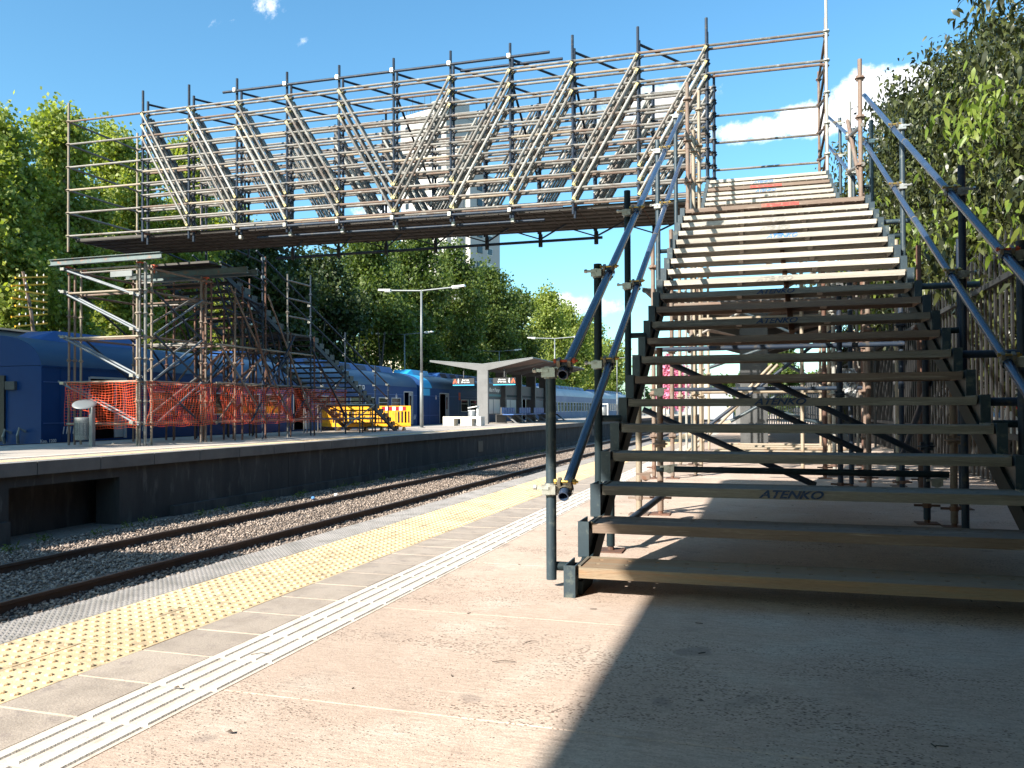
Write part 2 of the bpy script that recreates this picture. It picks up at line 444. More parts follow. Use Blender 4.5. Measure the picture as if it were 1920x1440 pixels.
# ------------------------------------------------------------------ building helpers
class MB:
    def __init__(self):
        self.v, self.f = [], []

    def add(self, vs_, fs):
        o = len(self.v)
        self.v += [tuple(p) for p in vs_]
        self.f += [tuple(i + o for i in f) for f in fs]

    def box(self, x0, x1, y0, y1, z0, z1):
        self.add([(x0, y0, z0), (x1, y0, z0), (x1, y1, z0), (x0, y1, z0), (x0, y0, z1), (x1, y0, z1), (x1, y1, z1), (x0, y1, z1)],
                 [(0, 3, 2, 1), (4, 5, 6, 7), (0, 1, 5, 4), (1, 2, 6, 5), (2, 3, 7, 6), (3, 0, 4, 7)])
        return self

    def bar(self, p0, p1, w, h, up=(0, 0, 1)):
        p0, p1 = Vector(p0), Vector(p1)
        d = (p1 - p0).normalized()
        s = d.cross(Vector(up))
        if s.length < 1e-4:
            s = d.cross(Vector((0, 1, 0)))
        s.normalize()
        u = s.cross(d)
        pts = []
        for p in (p0, p1):
            for a, b_ in ((-1, -1), (1, -1), (1, 1), (-1, 1)):
                pts.append(p + s * a * w / 2 + u * b_ * h / 2)
        self.add(pts, [(0, 1, 2, 3), (7, 6, 5, 4), (0, 4, 5, 1), (1, 5, 6, 2), (2, 6, 7, 3), (3, 7, 4, 0)])
        return self

    def tube(self, p0, p1, r, n=8, r1=None, caps=True):
        p0, p1 = Vector(p0), Vector(p1)
        r1 = r if r1 is None else r1
        d = (p1 - p0).normalized()
        s = d.cross(Vector((0, 0, 1)))
        if s.length < 1e-3:
            s = Vector((1, 0, 0))
        s.normalize()
        t = d.cross(s)
        pts = []
        for p, rr in ((p0, r), (p1, r1)):
            for i in range(n):
                a = 2 * math.pi * i / n
                pts.append(p + (s * math.cos(a) + t * math.sin(a)) * rr)
        fs = [(i, (i + 1) % n, n + (i + 1) % n, n + i) for i in range(n)]
        if caps:
            fs += [tuple(reversed(range(n))), tuple(range(n, 2 * n))]
        self.add(pts, fs)
        return self

    def path(self, pts, rad, n=6):
        pts = [Vector(p) for p in pts]
        rings = []
        for i, p in enumerate(pts):
            a = pts[max(0, i - 1)]
            c = pts[min(len(pts) - 1, i + 1)]
            d = (c - a).normalized()
            s = d.cross(Vector((0.13, 0.97, 0.21)))
            if s.length < 1e-3:
                s = Vector((1, 0, 0))
            s.normalize()
            t = d.cross(s)
            rr = rad[i] if isinstance(rad, (list, tuple)) else rad
            rings.append([p + (s * math.cos(2 * math.pi * k / n) + t * math.sin(2 * math.pi * k / n)) * rr for k in range(n)])
        vs_ = [q for r_ in rings for q in r_]
        fs = []
        for i in range(len(rings) - 1):
            for k in range(n):
                fs.append((i * n + k, i * n + (k + 1) % n, (i + 1) * n + (k + 1) % n, (i + 1) * n + k))
        fs.append(tuple(reversed(range(n))))
        fs.append(tuple(range((len(rings) - 1) * n, len(rings) * n)))
        self.add(vs_, fs)
        return self

    def lathe(self, prof, n=16, c=(0, 0, 0)):
        vs_ = []
        for r_, z in prof:
            for i in range(n):
                a = 2 * math.pi * i / n
                vs_.append((c[0] + r_ * math.cos(a), c[1] + r_ * math.sin(a), c[2] + z))
        fs = []
        for j in range(len(prof) - 1):
            for i in range(n):
                fs.append((j * n + i, j * n + (i + 1) % n, (j + 1) * n + (i + 1) % n, (j + 1) * n + i))
        fs.append(tuple(reversed(range(n))))
        fs.append(tuple(range((len(prof) - 1) * n, len(prof) * n)))
        self.add(vs_, fs)
        return self

    def mesh(self, name, m, smooth=False):
        me = bpy.data.meshes.new(name)
        me.from_pydata([tuple(v) for v in self.v], [], self.f)
        me.materials.append(M[m] if isinstance(m, str) else m)
        if smooth:
            for p in me.polygons:
                p.use_smooth = len(p.vertices) == 4
        me.update()
        return me

    def build(self, name, m, parent=None, smooth=False, bevel=0.0, world=True, loc=None):
        return link(name, self.mesh(name, m, smooth), parent, bevel, world, loc)


def link(name, me, parent=None, bevel=0.0, world=True, loc=None):
    """world=True: vertices are in the thing's surrounding frame, so the child cancels its thing's own place"""
    o = bpy.data.objects.new(name, me)
    COL.objects.link(o)
    if parent:
        o.parent = parent
        if world:
            o.location = -Vector(base_of(parent))
    if loc is not None:
        o.location = loc
    if bevel:
        b = o.modifiers.new("edge", "BEVEL")
        b.width = bevel
        b.segments = 2
        b.limit_method = 'ANGLE'
    return o


BASES = {}


def base_of(o):
    return BASES.get(o.name, (0, 0, 0))


def tag(o, label=None, cat=None, group=None, kind=None):
    if label:
        o['label'] = label
    if cat:
        o['category'] = cat
    if group:
        o['group'] = group
    if kind:
        o['kind'] = kind
    return o


def thing(name, label, cat, base=(0, 0, 0), group=None, stairframe=False):
    o = bpy.data.objects.new(name, None)
    o.empty_display_size = 0.2
    COL.objects.link(o)
    b = Vector(base)
    if stairframe:
        o.rotation_euler = (0, 0, A0)
        o.location = Matrix.Rotation(A0, 3, 'Z') @ b
    else:
        o.location = b
    BASES[o.name] = tuple(b)
    return tag(o, label, cat, group)


def struct(name, mb, m, **k):
    o = mb.build(name, m, **k)
    o['kind'] = 'structure'
    return o


_unit = {}


def unit_tube(m, n=8, hollow=False):
    key = (m, n, hollow)
    if key not in _unit:
        b = MB()
        if hollow:
            vs_ = []
            for r_, z in ((1, 0), (1, 1), (0.84, 1), (0.84, 0)):
                for i in range(n):
                    a = 2 * math.pi * i / n
                    vs_.append((r_ * math.cos(a), r_ * math.sin(a), z))
            fs = []
            for j in range(4):
                jn = (j + 1) % 4
                for i in range(n):
                    fs.append((j * n + i, j * n + (i + 1) % n, jn * n + (i + 1) % n, jn * n + i))
            b.add(vs_, fs)
        else:
            b.tube((0, 0, 0), (0, 0, 1), 1, n)
        me = b.mesh("tube", m, smooth=True)
        me.set_sharp_from_angle(angle=R(40))
        _unit[key] = me
    return _unit[key]


def tube_obj(name, parent, p0, p1, r=0.02415, m='galv', n=8, hollow=False, label=None, me=None):
    p0, p1 = Vector(p0), Vector(p1)
    d = p1 - p0
    o = bpy.data.objects.new(name, me or unit_tube(m, n, hollow))
    COL.objects.link(o)
    q = d.to_track_quat('Z', 'Y').to_matrix().to_4x4()
    b = Vector(base_of(parent)) if parent else Vector((0, 0, 0))
    mtx = Matrix.Translation(p0 - b) @ q @ Matrix.Diagonal((r, r, d.length, 1))
    if parent:
        o.parent = parent
    o.matrix_basis = mtx
    if label:
        o['label'] = label
    return o


_std = {}


def standard(parent, x, y, z0, z1, m='galv', ros=(), n=8, ring=0.5, r=0.02415, name='standard'):
    """upright tube with its rosettes and spigot joints as one mesh"""
    key = (round(z1 - z0, 2), m, tuple(round(a - z0, 3) for a in ros), n)
    if key not in _std:
        b = MB()
        h = z1 - z0
        b.tube((0, 0, 0), (0, 0, h), r, n)
        for a in ros:
            a -= z0
            b.lathe([(r, a - 0.012), (0.058, a - 0.005), (0.058, a + 0.005), (r, a + 0.012)], 8)
            b.box(-0.04, 0.04, -0.018, 0.018, a - 0.028, a + 0.03)
        zz = 1.0
        while zz < h - 0.3:
            b.lathe([(r, zz - 0.03), (r * 1.16, zz - 0.028), (r * 1.16, zz + 0.028), (r, zz + 0.03)], n)
            zz += 2.0
        me = b.mesh("standard", m, smooth=True)
        me.set_sharp_from_angle(angle=R(40))
        _std[key] = me
    o = bpy.data.objects.new(name, _std[key])
    COL.objects.link(o)
    o.parent = parent
    o.location = Vector((x, y, z0)) - Vector(base_of(parent))
    return o


def text(parent, name, body, loc, size, m, rot=(R(90), 0, 0), shear=0.0, extrude=0.0006, align='CENTER', label=None):
    c = bpy.data.curves.new(name + '_outline', 'FONT')
    c.body = body
    c.size = size
    c.shear = shear
    c.extrude = extrude
    c.offset = size * 0.028
    c.align_x = align
    c.align_y = 'CENTER'
    c.materials.append(M[m])
    tmp = bpy.data.objects.new(name + '_outline', c)
    me = bpy.data.meshes.new_from_object(tmp)
    bpy.data.objects.remove(tmp)
    bpy.data.curves.remove(c)
    o = bpy.data.objects.new(name, me)
    COL.objects.link(o)
    o.parent = parent
    o.location = Vector(loc) - Vector(base_of(parent))
    o.rotation_euler = rot
    if label:
        o['label'] = label
    return o
#@@SETTING

# ================================================================== SETTING
FX = lambda y: -10.5 + 0.0195 * (y - 9.0)        # edge of the far platform
ZF = 0.07                                        # its height


def strip(name, m, pts_y, xa, xb, z, kind='structure', parent=None):
    b = MB()
    vs_ = []
    for y in pts_y:
        vs_ += [(xa(y), y, z), (xb(y), y, z)]
    b.add(vs_, [(2 * i, 2 * i + 1, 2 * i + 3, 2 * i + 2) for i in range(len(pts_y) - 1)])
    o = b.build(name, m, parent)
    if kind:
        o['kind'] = kind
    return o


g = MB()
g.add([(-400, -120, -1.26), (400, -120, -1.26), (400, 700, -1.26), (-400, 700, -1.26)], [(0, 1, 2, 3)])
struct('ground', g, 'earth')
b = MB()
b.add([(2.36, -60, -0.03), (160, -60, -0.03), (160, 400, -0.03), (2.36, 400, -0.03)], [(0, 1, 2, 3)])
b.add([(-2.2, 130.0, -0.03), (2.36, 130.0, -0.03), (2.36, 400, -0.03), (-2.2, 400, -0.03)], [(0, 1, 2, 3)])
struct('street', b, 'street')

# near platform
YA, YB = -8.0, 128.0
b = MB()
b.box(-2.80, 2.36, YA, YB, -1.25, -0.005)
platform = struct('platform', b, 'grime')
platform['label'] = 'near platform of pitted beige concrete with tactile strips along its edge'
b = MB()
b.box(-2.86, -2.60, YA, YB, -0.14, -0.008)
link('coping', b.mesh('coping', 'coping'), platform)
Y0T, DT = 1.76 - 0.28 * 5, 0.28
# paving slabs with grooves
js = [2.055 + 1.05 * i for i in range(-9, 120)]
for i, y in enumerate(js[:-1]):
    if i < 34:
        b = MB()
        b.box(-1.541, 2.36, y + 0.001, y + 1.049, -0.05, 0.0)
        b.build('paving_slab', 'floor', platform, bevel=0.003)
b = MB()
for y in js[34:-1]:
    b.box(-1.541, 2.36, y + 0.004, y + 1.046, -0.05, 0.0)
o = b.build('far_slabs', 'floor', platform)
o['kind'] = 'stuff'


def ytile_mesh():
    b = MB()
    w, l = 0.262, 0.277
    b.box(-w / 2, w / 2, -l / 2, l / 2, -0.02, 0.0)
    for i in range(5):
        for j in range(5):
            cx, cy = -w / 2 + w * (i + 0.5) / 5, -l / 2 + l * (j + 0.5) / 5
            b.lathe([(0.0135, 0.0), (0.0115, 0.0042), (0.0065, 0.0058)], 7, (cx, cy, 0))
    return b.mesh('tactile_tile', 'ytile', smooth=False)


def etile_mesh():
    b = MB()
    w, l = 0.247, 0.277
    b.box(-w / 2, w / 2, -l / 2, l / 2, -0.02, 0.0)
    n = 9
    for i in range(n):
        for j in range(n):
            cx, cy = -w / 2 + w * (i + 0.5) / n, -l / 2 + l * (j + 0.5) / n
            s = 0.0108
            b.add([(cx - s, cy, 0), (cx, cy - s, 0), (cx + s, cy, 0), (cx, cy + s, 0), (cx, cy, 0.0068)], [(0, 1, 4), (1, 2, 4), (2, 3, 4), (3, 0, 4)])
    return b.mesh('edge_tile', 'etile')


def wtile_mesh():
    b = MB()
    w, l = 0.243, 0.277
    b.box(-w / 2, w / 2, -l / 2, l / 2, -0.02, -0.0012)
    me = b.mesh('guide_tile', 'wtile')
    return me


def wbar_mesh():
    b = MB()
    w, l = 0.243, 0.277
    for i in range(4):
        cx = -w / 2 + w * (i + 0.5) / 4
        a, c, L = 0.0175, 0.0125, l / 2 - 0.006
        b.add([(cx - a, -L, -0.0015), (cx + a, -L, -0.0015), (cx + a, L, -0.0015), (cx - a, L, -0.0015),
               (cx - c, -L + 0.006, 0.0030), (cx + c, -L + 0.006, 0.0030), (cx + c, L - 0.006, 0.0030), (cx - c, L - 0.006, 0.0030)],
              [(4, 5, 6, 7), (0, 1, 5, 4), (1, 2, 6, 5), (2, 3, 7, 6), (3, 0, 4, 7)])
    return b.mesh('guide_bar', 'wbar')


def gtile_mesh():
    b = MB()
    b.box(-0.139, 0.139, -0.1345, 0.1345, -0.02, 0.0)
    return b.mesh('paving_tile', 'gtile')


m_y, m_e, m_w, m_b, m_g = ytile_mesh(), etile_mesh(), wtile_mesh(), wbar_mesh(), gtile_mesh()
b = MB()
b.box(-2.072, -1.788, YA, YB, -0.03, -0.0035)
link('mortar_bed', b.mesh('mortar_bed', mat('mortar', (0.62, 0.53, 0.43), 0.9, 0, (0.48, 0.40, 0.32), 9)), platform)


def put(name, me, x, y, z=0.0, parent=None, rz=0.0):
    o = bpy.data.objects.new(name, me)
    COL.objects.link(o)
    o.parent = parent
    o.location = (x, y, z)
    if rz:
        o.rotation_euler = (0, 0, rz)
    return o


for i in range(58):
    y = Y0T + DT * (i + 0.5) - 1.12
    jz = lambda: random.uniform(-0.0012, 0.0008)
    jr = lambda: random.uniform(-0.004, 0.004)
    put('tactile_tile', m_y, -2.2025, y, jz(), platform, jr())
    put('tactile_tile', m_y, -2.4675, y, jz(), platform, jr())
    put('edge_tile', m_e, -2.725, y, jz(), platform)
    put('paving_tile', m_g, -1.93, y, jz(), platform, jr())
    w_ = put('guide_tile', m_w, -1.667, y, 0.0, platform)
    put('guide_bar', m_b, 0, 0, 0, w_)
# beyond the pieces that can be told apart the same strips go on as joined relief
yy0 = Y0T + DT * 58 - 1.12
b, b2, b3, b4, b5 = MB(), MB(), MB(), MB(), MB()
y = yy0
while y < YB - 1:
    for cx in (-2.2025, -2.4675):
        b.box(cx - 0.131, cx + 0.131, y + 0.002, y + DT - 0.002, -0.02, 0.0)
        if y < 40:
            for i in range(5):
                for j in range(5):
                    px_, py_ = cx - 0.131 + 0.262 * (i + 0.5) / 5, y + DT * (j + 0.5) / 5
                    s = 0.012
                    b.add([(px_ - s, py_, 0), (px_, py_ - s, 0), (px_ + s, py_, 0), (px_, py_ + s, 0), (px_, py_, 0.006)], [(0, 1, 4), (1, 2, 4), (2, 3, 4), (3, 0, 4)])
    b2.box(-2.849, -2.602, y + 0.002, y + DT - 0.002, -0.02, 0.0)
    b3.box(-2.069, -1.791, y + 0.006, y + DT - 0.006, -0.02, 0.0)
    for i in range(4):
        cx = -1.7885 + 0.243 * (i + 0.5) / 4
        b4.box(cx - 0.015, cx + 0.015, y + 0.006, y + DT - 0.006, -0.004, 0.0028)
    b5.box(-1.789, -1.545, y + 0.002, y + DT - 0.002, -0.02, -0.0012)
    y += DT
for bb, nm, mm in ((b, 'far_tactile_tiles', 'ytile'), (b2, 'far_edge_tiles', 'etile'), (b3, 'far_paving_tiles', 'gtile'), (b4, 'far_guide_bars', 'wbar'), (b5, 'far_guide_tiles', 'wtile')):
    o = bb.build(nm, mm, platform)
    o['kind'] = 'stuff'

# track bed, rails
ys = list(range(-10, 131, 5))
strip('track_bed', mat('ballast_bed', (0.22, 0.18, 0.15), 0.95, 0, (0.13, 0.105, 0.09), 18, 0.4, 0.65, bump=0.9, bscale=26, fine=0.3, col3=(0.32, 0.27, 0.22)), ys, lambda y: -11.2, lambda y: -2.8, -1.115)
strip('far_track_bed', 'earth', ys, lambda y: -23.0, lambda y: -16.0, -1.0)
for x in (-6.95, -8.626):
    root = thing('rail', 'rusty steel rail of the empty track, the one %s' % ('nearer the white guide strip' if x > -7 else 'beside the far platform wall'),
                 'rail', (x, 0, -1.11), 'rails of the empty track')
    b = MB()
    prof = [(-0.07, -1.12), (0.07, -1.12), (0.07, -1.105), (0.010, -1.09), (0.010, -1.02), (0.034, -1.012), (0.034, -0.985), (-0.034, -0.985), (-0.034, -1.012), (-0.010, -1.02), (-0.010, -1.09), (-0.07, -1.105)]
    vs_ = [(x + p, yy, q) for yy in (-10, 130) for p, q in prof]
    n = len(prof)
    b.add(vs_, [(i, (i + 1) % n, n + (i + 1) % n, n + i) for i in range(n)])
    b.build('web', 'rail', root)
    b = MB()
    b.box(x - 0.030, x + 0.030, -10, 130, -0.985, -0.979)
    b.build('rail_head', 'railtop', root)


def stones(n, xa, xb, ya, yb, z, smin, smax, name):
    X = rng.uniform(xa, xb, n)
    Y = ya + (yb - ya) * rng.random(n) ** 1.5
    S = rng.uniform(smin, smax, n)
    base = np.array([(1, 0, 0), (-1, 0, 0), (0, 1, 0), (0, -1, 0), (0, 0, 1), (0, 0, -1)], float)
    V = base[None] * rng.uniform(0.55, 1.15, (n, 6, 3)) + rng.normal(0, 0.22, (n, 6, 3))
    a = rng.uniform(0, 6.28, n)
    t = rng.uniform(-0.7, 0.7, n)
    ca, sa, ct, st = np.cos(a), np.sin(a), np.cos(t), np.sin(t)
    x, y_, zz = V[..., 0], V[..., 1], V[..., 2] * 0.75
    x2 = x * ct[:, None] + zz * st[:, None]
    z2 = -x * st[:, None] + zz * ct[:, None]
    x3 = x2 * ca[:, None] - y_ * sa[:, None]
    y3 = x2 * sa[:, None] + y_ * ca[:, None]
    P = np.stack([x3 * S[:, None] + X[:, None], y3 * S[:, None] + Y[:, None], z2 * S[:, None] + z + rng.uniform(-0.01, 0.02, n)[:, None]], -1).reshape(-1, 3)
    F = np.array([(0, 2, 4), (2, 1, 4), (1, 3, 4), (3, 0, 4), (2, 0, 5), (1, 2, 5), (3, 1, 5), (0, 3, 5)])
    T = (F[None] + 6 * np.arange(n)[:, None, None]).reshape(-1)
    return quick_mesh(name, P, T, 3, 'stone')


def quick_mesh(name, P, T, k, m):
    me = bpy.data.meshes.new(name)
    nf = len(T) // k
    me.vertices.add(len(P))
    me.vertices.foreach_set('co', np.asarray(P, dtype=np.float32).reshape(-1))
    me.loops.add(len(T))
    me.loops.foreach_set('vertex_index', np.asarray(T, dtype=np.int32))
    me.polygons.add(nf)
    me.polygons.foreach_set('loop_start', np.arange(0, len(T), k, dtype=np.int32))
    me.polygons.foreach_set('loop_total', np.full(nf, k, dtype=np.int32))
    me.materials.append(M[m] if isinstance(m, str) else m)
    me.update(calc_edges=True)
    me.validate()
    return me


o = link('ballast_stones', stones(72000, -10.2, -5.4, 5.0, 40.0, -1.10, 0.012, 0.032, 'ballast_stones'))
tag(o, kind='stuff')

# far platform
b = MB()
yy = [-12, 9.2, 11.3] + list(range(15, 111, 5))
def wallseg(b, ya, yb, off, z0, z1, depth=0.5):
    b.add([(FX(ya) - off, ya, z0), (FX(yb) - off, yb, z0), (FX(yb) - off, yb, z1), (FX(ya) - off, ya, z1),
           (FX(ya) - off - depth, ya, z0), (FX(yb) - off - depth, yb, z0), (FX(yb) - off - depth, yb, z1), (FX(ya) - off - depth, ya, z1)],
          [(0, 1, 2, 3), (5, 4, 7, 6), (3, 2, 6, 7), (0, 4, 5, 1), (0, 3, 7, 4), (1, 5, 6, 2)])
wallseg(b, -12, 9.2, 0.10, -1.2, -0.13)
wallseg(b, 9.2, 11.3, 0.10, -0.30, -0.13)
wallseg(b, 9.2, 11.3, 1.10, -1.2, -0.13)
ya = 11.3
while ya < 112:
    yb = ya + (5.0 if ya < 40 else 12)
    wallseg(b, ya + 0.006, yb - 0.006, 0.10 + random.uniform(0, 0.012), -1.2, -0.13)
    ya = yb
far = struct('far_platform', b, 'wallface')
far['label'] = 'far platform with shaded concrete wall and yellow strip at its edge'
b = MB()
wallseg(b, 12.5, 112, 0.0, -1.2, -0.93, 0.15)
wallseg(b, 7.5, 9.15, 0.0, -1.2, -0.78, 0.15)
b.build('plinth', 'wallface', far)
b = MB()
ya = -12
while ya < 112:
    wallseg(b, ya, ya + 1.185, 0.0, -0.13, ZF - 0.004, 0.45)
    ya += 1.2
o = b.build('coping_slabs', 'coping', far)
o['kind'] = 'stuff'
for (ya, yb) in ((28.4, 28.9), (47, 47.6)):
    b = MB()
    wallseg(b, ya, yb, 0.085, -0.75, -0.35, 0.02)
    b.build('vent', 'black', far)
ys = list(range(-12, 113, 4))
strip('far_deck', 'farpave', ys, lambda y: -16.35, lambda y: FX(y) - 1.05, ZF, None, far)
strip('far_edge_studs', 'etile', ys, lambda y: FX(y) - 0.30, lambda y: FX(y) - 0.02, ZF, None, far)
strip('far_grey_strip', 'gtile', ys, lambda y: FX(y) - 1.05, lambda y: FX(y) - 0.77, ZF - 0.002, None, far)
# yellow and white strips of the far platform: relief joined
b, b2 = MB(), MB()
y = 6.0
while y < 60:
    for c in range(2):
        xc = FX(y) - 0.30 - 0.115 - 0.235 * c
        b.box(xc - 0.114, xc + 0.114, y, y + 0.275, ZF - 0.02, ZF + 0.001)
        if y < 34:
            for i in range(4):
                for j in range(4):
                    px_, py_ = xc - 0.114 + 0.228 * (i + 0.5) / 4, y + 0.28 * (j + 0.5) / 4
                    s = 0.016
                    b.add([(px_ - s, py_, ZF), (px_, py_ - s, ZF), (px_ + s, py_, ZF), (px_, py_ + s, ZF), (px_, py_, ZF + 0.009)], [(0, 1, 4), (1, 2, 4), (2, 3, 4), (3, 0, 4)])
    y += 0.28
o = b.build('far_yellow_tiles', 'ytile', far)
o['kind'] = 'stuff'
strip('far_yellow_strip', 'ytile', [60, 70, 80, 90, 112], lambda y: FX(y) - 0.77, lambda y: FX(y) - 0.30, ZF, None, far)
strip('far_white_strip', 'wtile', ys, lambda y: FX(y) - 1.32, lambda y: FX(y) - 1.06, ZF + 0.004, None, far)
b = MB()
b.box(-16.35, -16.05, -12, 112, -0.9, ZF)
b.build('train_side_coping', 'coping', far)
b = MB()
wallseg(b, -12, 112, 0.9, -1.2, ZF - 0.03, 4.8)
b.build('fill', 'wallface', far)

# ================================================================== CANOPIES
def v_shelter(cx, y0, y1, step, label, group, wl_=2.95, wr_=2.72, z0=0.07, panels=True, lit='grey', ncol=None, tipz=(3.40, 3.44), name='platform_shelter'):
    root = thing(name, label, 'shelter', (cx, y0, z0), group)
    def wing(side, ya, yb, b, thick=True):
        w = wl_ if side < 0 else wr_
        zt = tipz[0] if side < 0 else tipz[1]
        return w, zt
    # steel frames: tapered V beams
    y = y0
    k = 0
    frames = []
    while y <= y1 + 0.01:
        frames.append(y)
        b = MB()
        pr = [(cx - wl_, tipz[0]), (cx - wl_, tipz[0] - 0.05), (cx - 0.30, 2.86), (cx + 0.30, 2.86), (cx + wr_, tipz[1] - 0.05), (cx + wr_, tipz[1]), (cx, 3.16)]
        n = len(pr)
        vs_ = [(p, yy, q) for yy in (y, y + 0.22) for p, q in pr]
        b.add(vs_, [tuple(range(n)), tuple(reversed(range(n, 2 * n)))] + [(i + n, (i + 1) % n + n, (i + 1) % n, i) for i in range(n)])
        b.build('v_beam', lit, root)
        b = MB()
        b.box(cx - 0.29, cx + 0.29, y + 0.003, y + 0.217, z0, 2.858)
        b.build('column', lit if k == 0 else 'darkgrey', root)  # columns behind the lit front one painted darker, as if in shade
        y += step
        k += 1
    # soffit panels between the frames
    for fy in frames[:-1]:
        for side, w, zt in ((-1, wl_, tipz[0]), (1, wr_, tipz[1])):
            nn = 4
            for i in range(nn):
                a0, a1 = i / nn, (i + 1) / nn
                for h in range(2):
                    ya, yb = fy + 0.225 + (step - 0.23) * h / 2, fy + 0.225 + (step - 0.23) * (h + 1) / 2 - 0.015
                    b = MB()
                    xa, xb = cx + side * (0.05 + (w - 0.05) * a0), cx + side * (0.05 + (w - 0.05) * a1 - 0.012)
                    za, zb = 3.05 + (zt - 3.05) * a0, 3.05 + (zt - 3.05) * a1
                    dz = random.uniform(0, 0.006)
                    pts = [(xa, ya, za - 0.03 - dz), (xb, ya, zb - 0.03 - dz), (xb, yb, zb - 0.03 - dz), (xa, yb, za - 0.03 - dz)]
                    pts += [(p[0], p[1], p[2] + 0.03) for p in pts]
                    b.add(pts, [(0, 3, 2, 1), (4, 5, 6, 7), (0, 1, 5, 4), (1, 2, 6, 5), (2, 3, 7, 6), (3, 0, 4, 7)])
                    b.build('soffit_panel', 'soffit', root)
    b = MB()
    for side, w, zt in ((-1, wl_, tipz[0]), (1, wr_, tipz[1])):
        pts = [(cx, y0, 3.165), (cx + side * w, y0, zt + 0.012), (cx + side * w, y1 + 0.22, zt + 0.012), (cx, y1 + 0.22, 3.165)]
        pts += [(p[0], p[1], p[2] + 0.03) for p in pts]
        b.add(pts, [(0, 3, 2, 1), (4, 5, 6, 7), (0, 1, 5, 4), (1, 2, 6, 5), (2, 3, 7, 6), (3, 0, 4, 7)])
    b.build('roof_sheet', 'lamp', root)
    return root, frames


shelter, frames = v_shelter(-14.10, 39.9, 52.0, 3.0, 'grey V-roofed shelter standing past the concrete bench cubes on the far platform', 'V-roofed platform shelters')
# information boards between its columns
for i, (ya, yb) in enumerate(((40.25, 42.75), (43.25, 45.75), (46.25, 48.75), (49.25, 51.75))):
    x = -14.02
    b = MB()
    b.box(x - 0.06, x, ya, yb, 1.42, 2.20)
    bd = b.build('header_board', 'darkgrey', shelter)
    b = MB()
    b.box(x + 0.001, x + 0.006, ya + 0.02, yb - 0.02, 1.52, 1.64)
    b.build('teal_stripe', mat('teal_stripe_%d' % i, (0.03, 0.16, 0.19), 0.5) if i == 0 else 'darkteal', shelter)
    if i != 2:
        b = MB()
        b.box(x - 0.05, x - 0.01, ya + 0.05, yb - 0.1, 0.55, 1.40)
        b.build('poster_panel', 'grey', shelter)
        if i < 2:
            for k in range(2):
                b = MB()
                b.box(x - 0.009, x - 0.004, ya + 0.1 + k * 1.15, ya + 1.15 + k * 1.15, 0.60, 1.36)
                b.build('poster', mat('blank_poster_%d%d' % (i, k), (0.62, 0.58, 0.52), 0.6), shelter)
text(shelter, 'lettering', 'Villa del Parque', (-14.015, 41.6, 1.86), 0.30, 'white', (R(90), 0, R(90)))
# hanging direction signs
for side, xx in ((-1, -15.25), (1, -13.0)):
    sg = thing('direction_sign', 'black hanging direction sign with cyan lower edge, %s of the shelter front column' % ('left' if side < 0 else 'right'),
               'sign', (xx, 40.2, 2.2), 'direction signs under the shelter')
    b = MB()
    b.box(xx - 0.60, xx + 0.60, 40.16, 40.24, 2.13, 2.46)
    b.build('board', 'black', sg)
    b = MB()
    b.box(xx - 0.60, xx + 0.60, 40.155, 40.245, 2.08, 2.125)
    b.build('cyan_edge', 'cyan', sg)
    b = MB()
    b.box(xx - 0.02, xx + 0.02, 40.18, 40.22, 2.505, 2.98)
    b.build('hanger', 'darkgrey', sg)
    s = -side
    b = MB()
    fx = xx + side * 0.48
    b.add([(fx - 0.13, 40.155, 2.20), (fx - 0.02, 40.155, 2.20), (fx + 0.05, 40.155, 2.42), (fx - 0.01, 40.155, 2.42)], [(0, 1, 2, 3)])
    b.add([(fx + 0.13, 40.154, 2.20), (fx + 0.06, 40.154, 2.20), (fx + 0.0, 40.154, 2.42), (fx + 0.04, 40.154, 2.42)], [(0, 3, 2, 1)])
    b.build('arrow', 'redcap', sg)
    b = MB()
    wx = xx + side * 0.28
    b.box(wx - 0.03, wx + 0.03, 40.150, 40.154, 2.21, 2.38)
    b.box(wx - 0.022, wx + 0.022, 40.150, 40.154, 2.395, 2.44)
    b.build('figure', 'white', sg)
    text(sg, 'lettering', 'Ascenso\nDescenso', (xx - side * 0.12, 40.152, 2.315), 0.115, 'white')
# benches under the shelter
for i, ya in enumerate((40.8, 43.9, 46.9, 49.8)):
    be = thing('platform_bench', 'blue seated bench under the shelter, %s from its front column' % ['first', 'second', 'third', 'fourth'][i], 'bench', (-12.9, ya, ZF), 'blue benches under the shelter')
    b = MB()
    for yy_ in (ya + 0.3, ya + 1.9):
        b.add([(-12.65, yy_, ZF), (-12.55, yy_, ZF), (-13.1, yy_, 0.52), (-13.25, yy_, 0.52), (-12.65, yy_ + 0.12, ZF), (-12.55, yy_ + 0.12, ZF), (-13.1, yy_ + 0.12, 0.52), (-13.25, yy_ + 0.12, 0.52)],
              [(0, 1, 2, 3), (7, 6, 5, 4), (0, 4, 5, 1), (1, 5, 6, 2), (2, 6, 7, 3), (3, 7, 4, 0)])
        b.box(-13.15, -12.5, yy_ + 0.002, yy_ + 0.118, ZF, ZF + 0.04)
    b.build('leg_frame', 'grey', be)
    b = MB()
    b.box(-13.3, -12.7, ya, ya + 2.3, 0.53, 0.58)
    b.build('seat', 'blueplastic', be)
    b = MB()
    for q in range(5):
        b.box(-13.36, -13.31, ya + 0.05 + q * 0.45, ya + 0.42 + q * 0.45, 0.60, 0.92)
    b.build('backrest', 'blueplastic', be)

# canopy on the near platform beyond the stairs
v_shelter(-0.28, 18.4, 33.4, 3.0, 'grey V-roofed shelter on the near platform, seen through the staircase treads', 'V-roofed platform shelters', 2.40, 2.40, 0.0, tipz=(3.52, 3.55), lit='darkgrey')
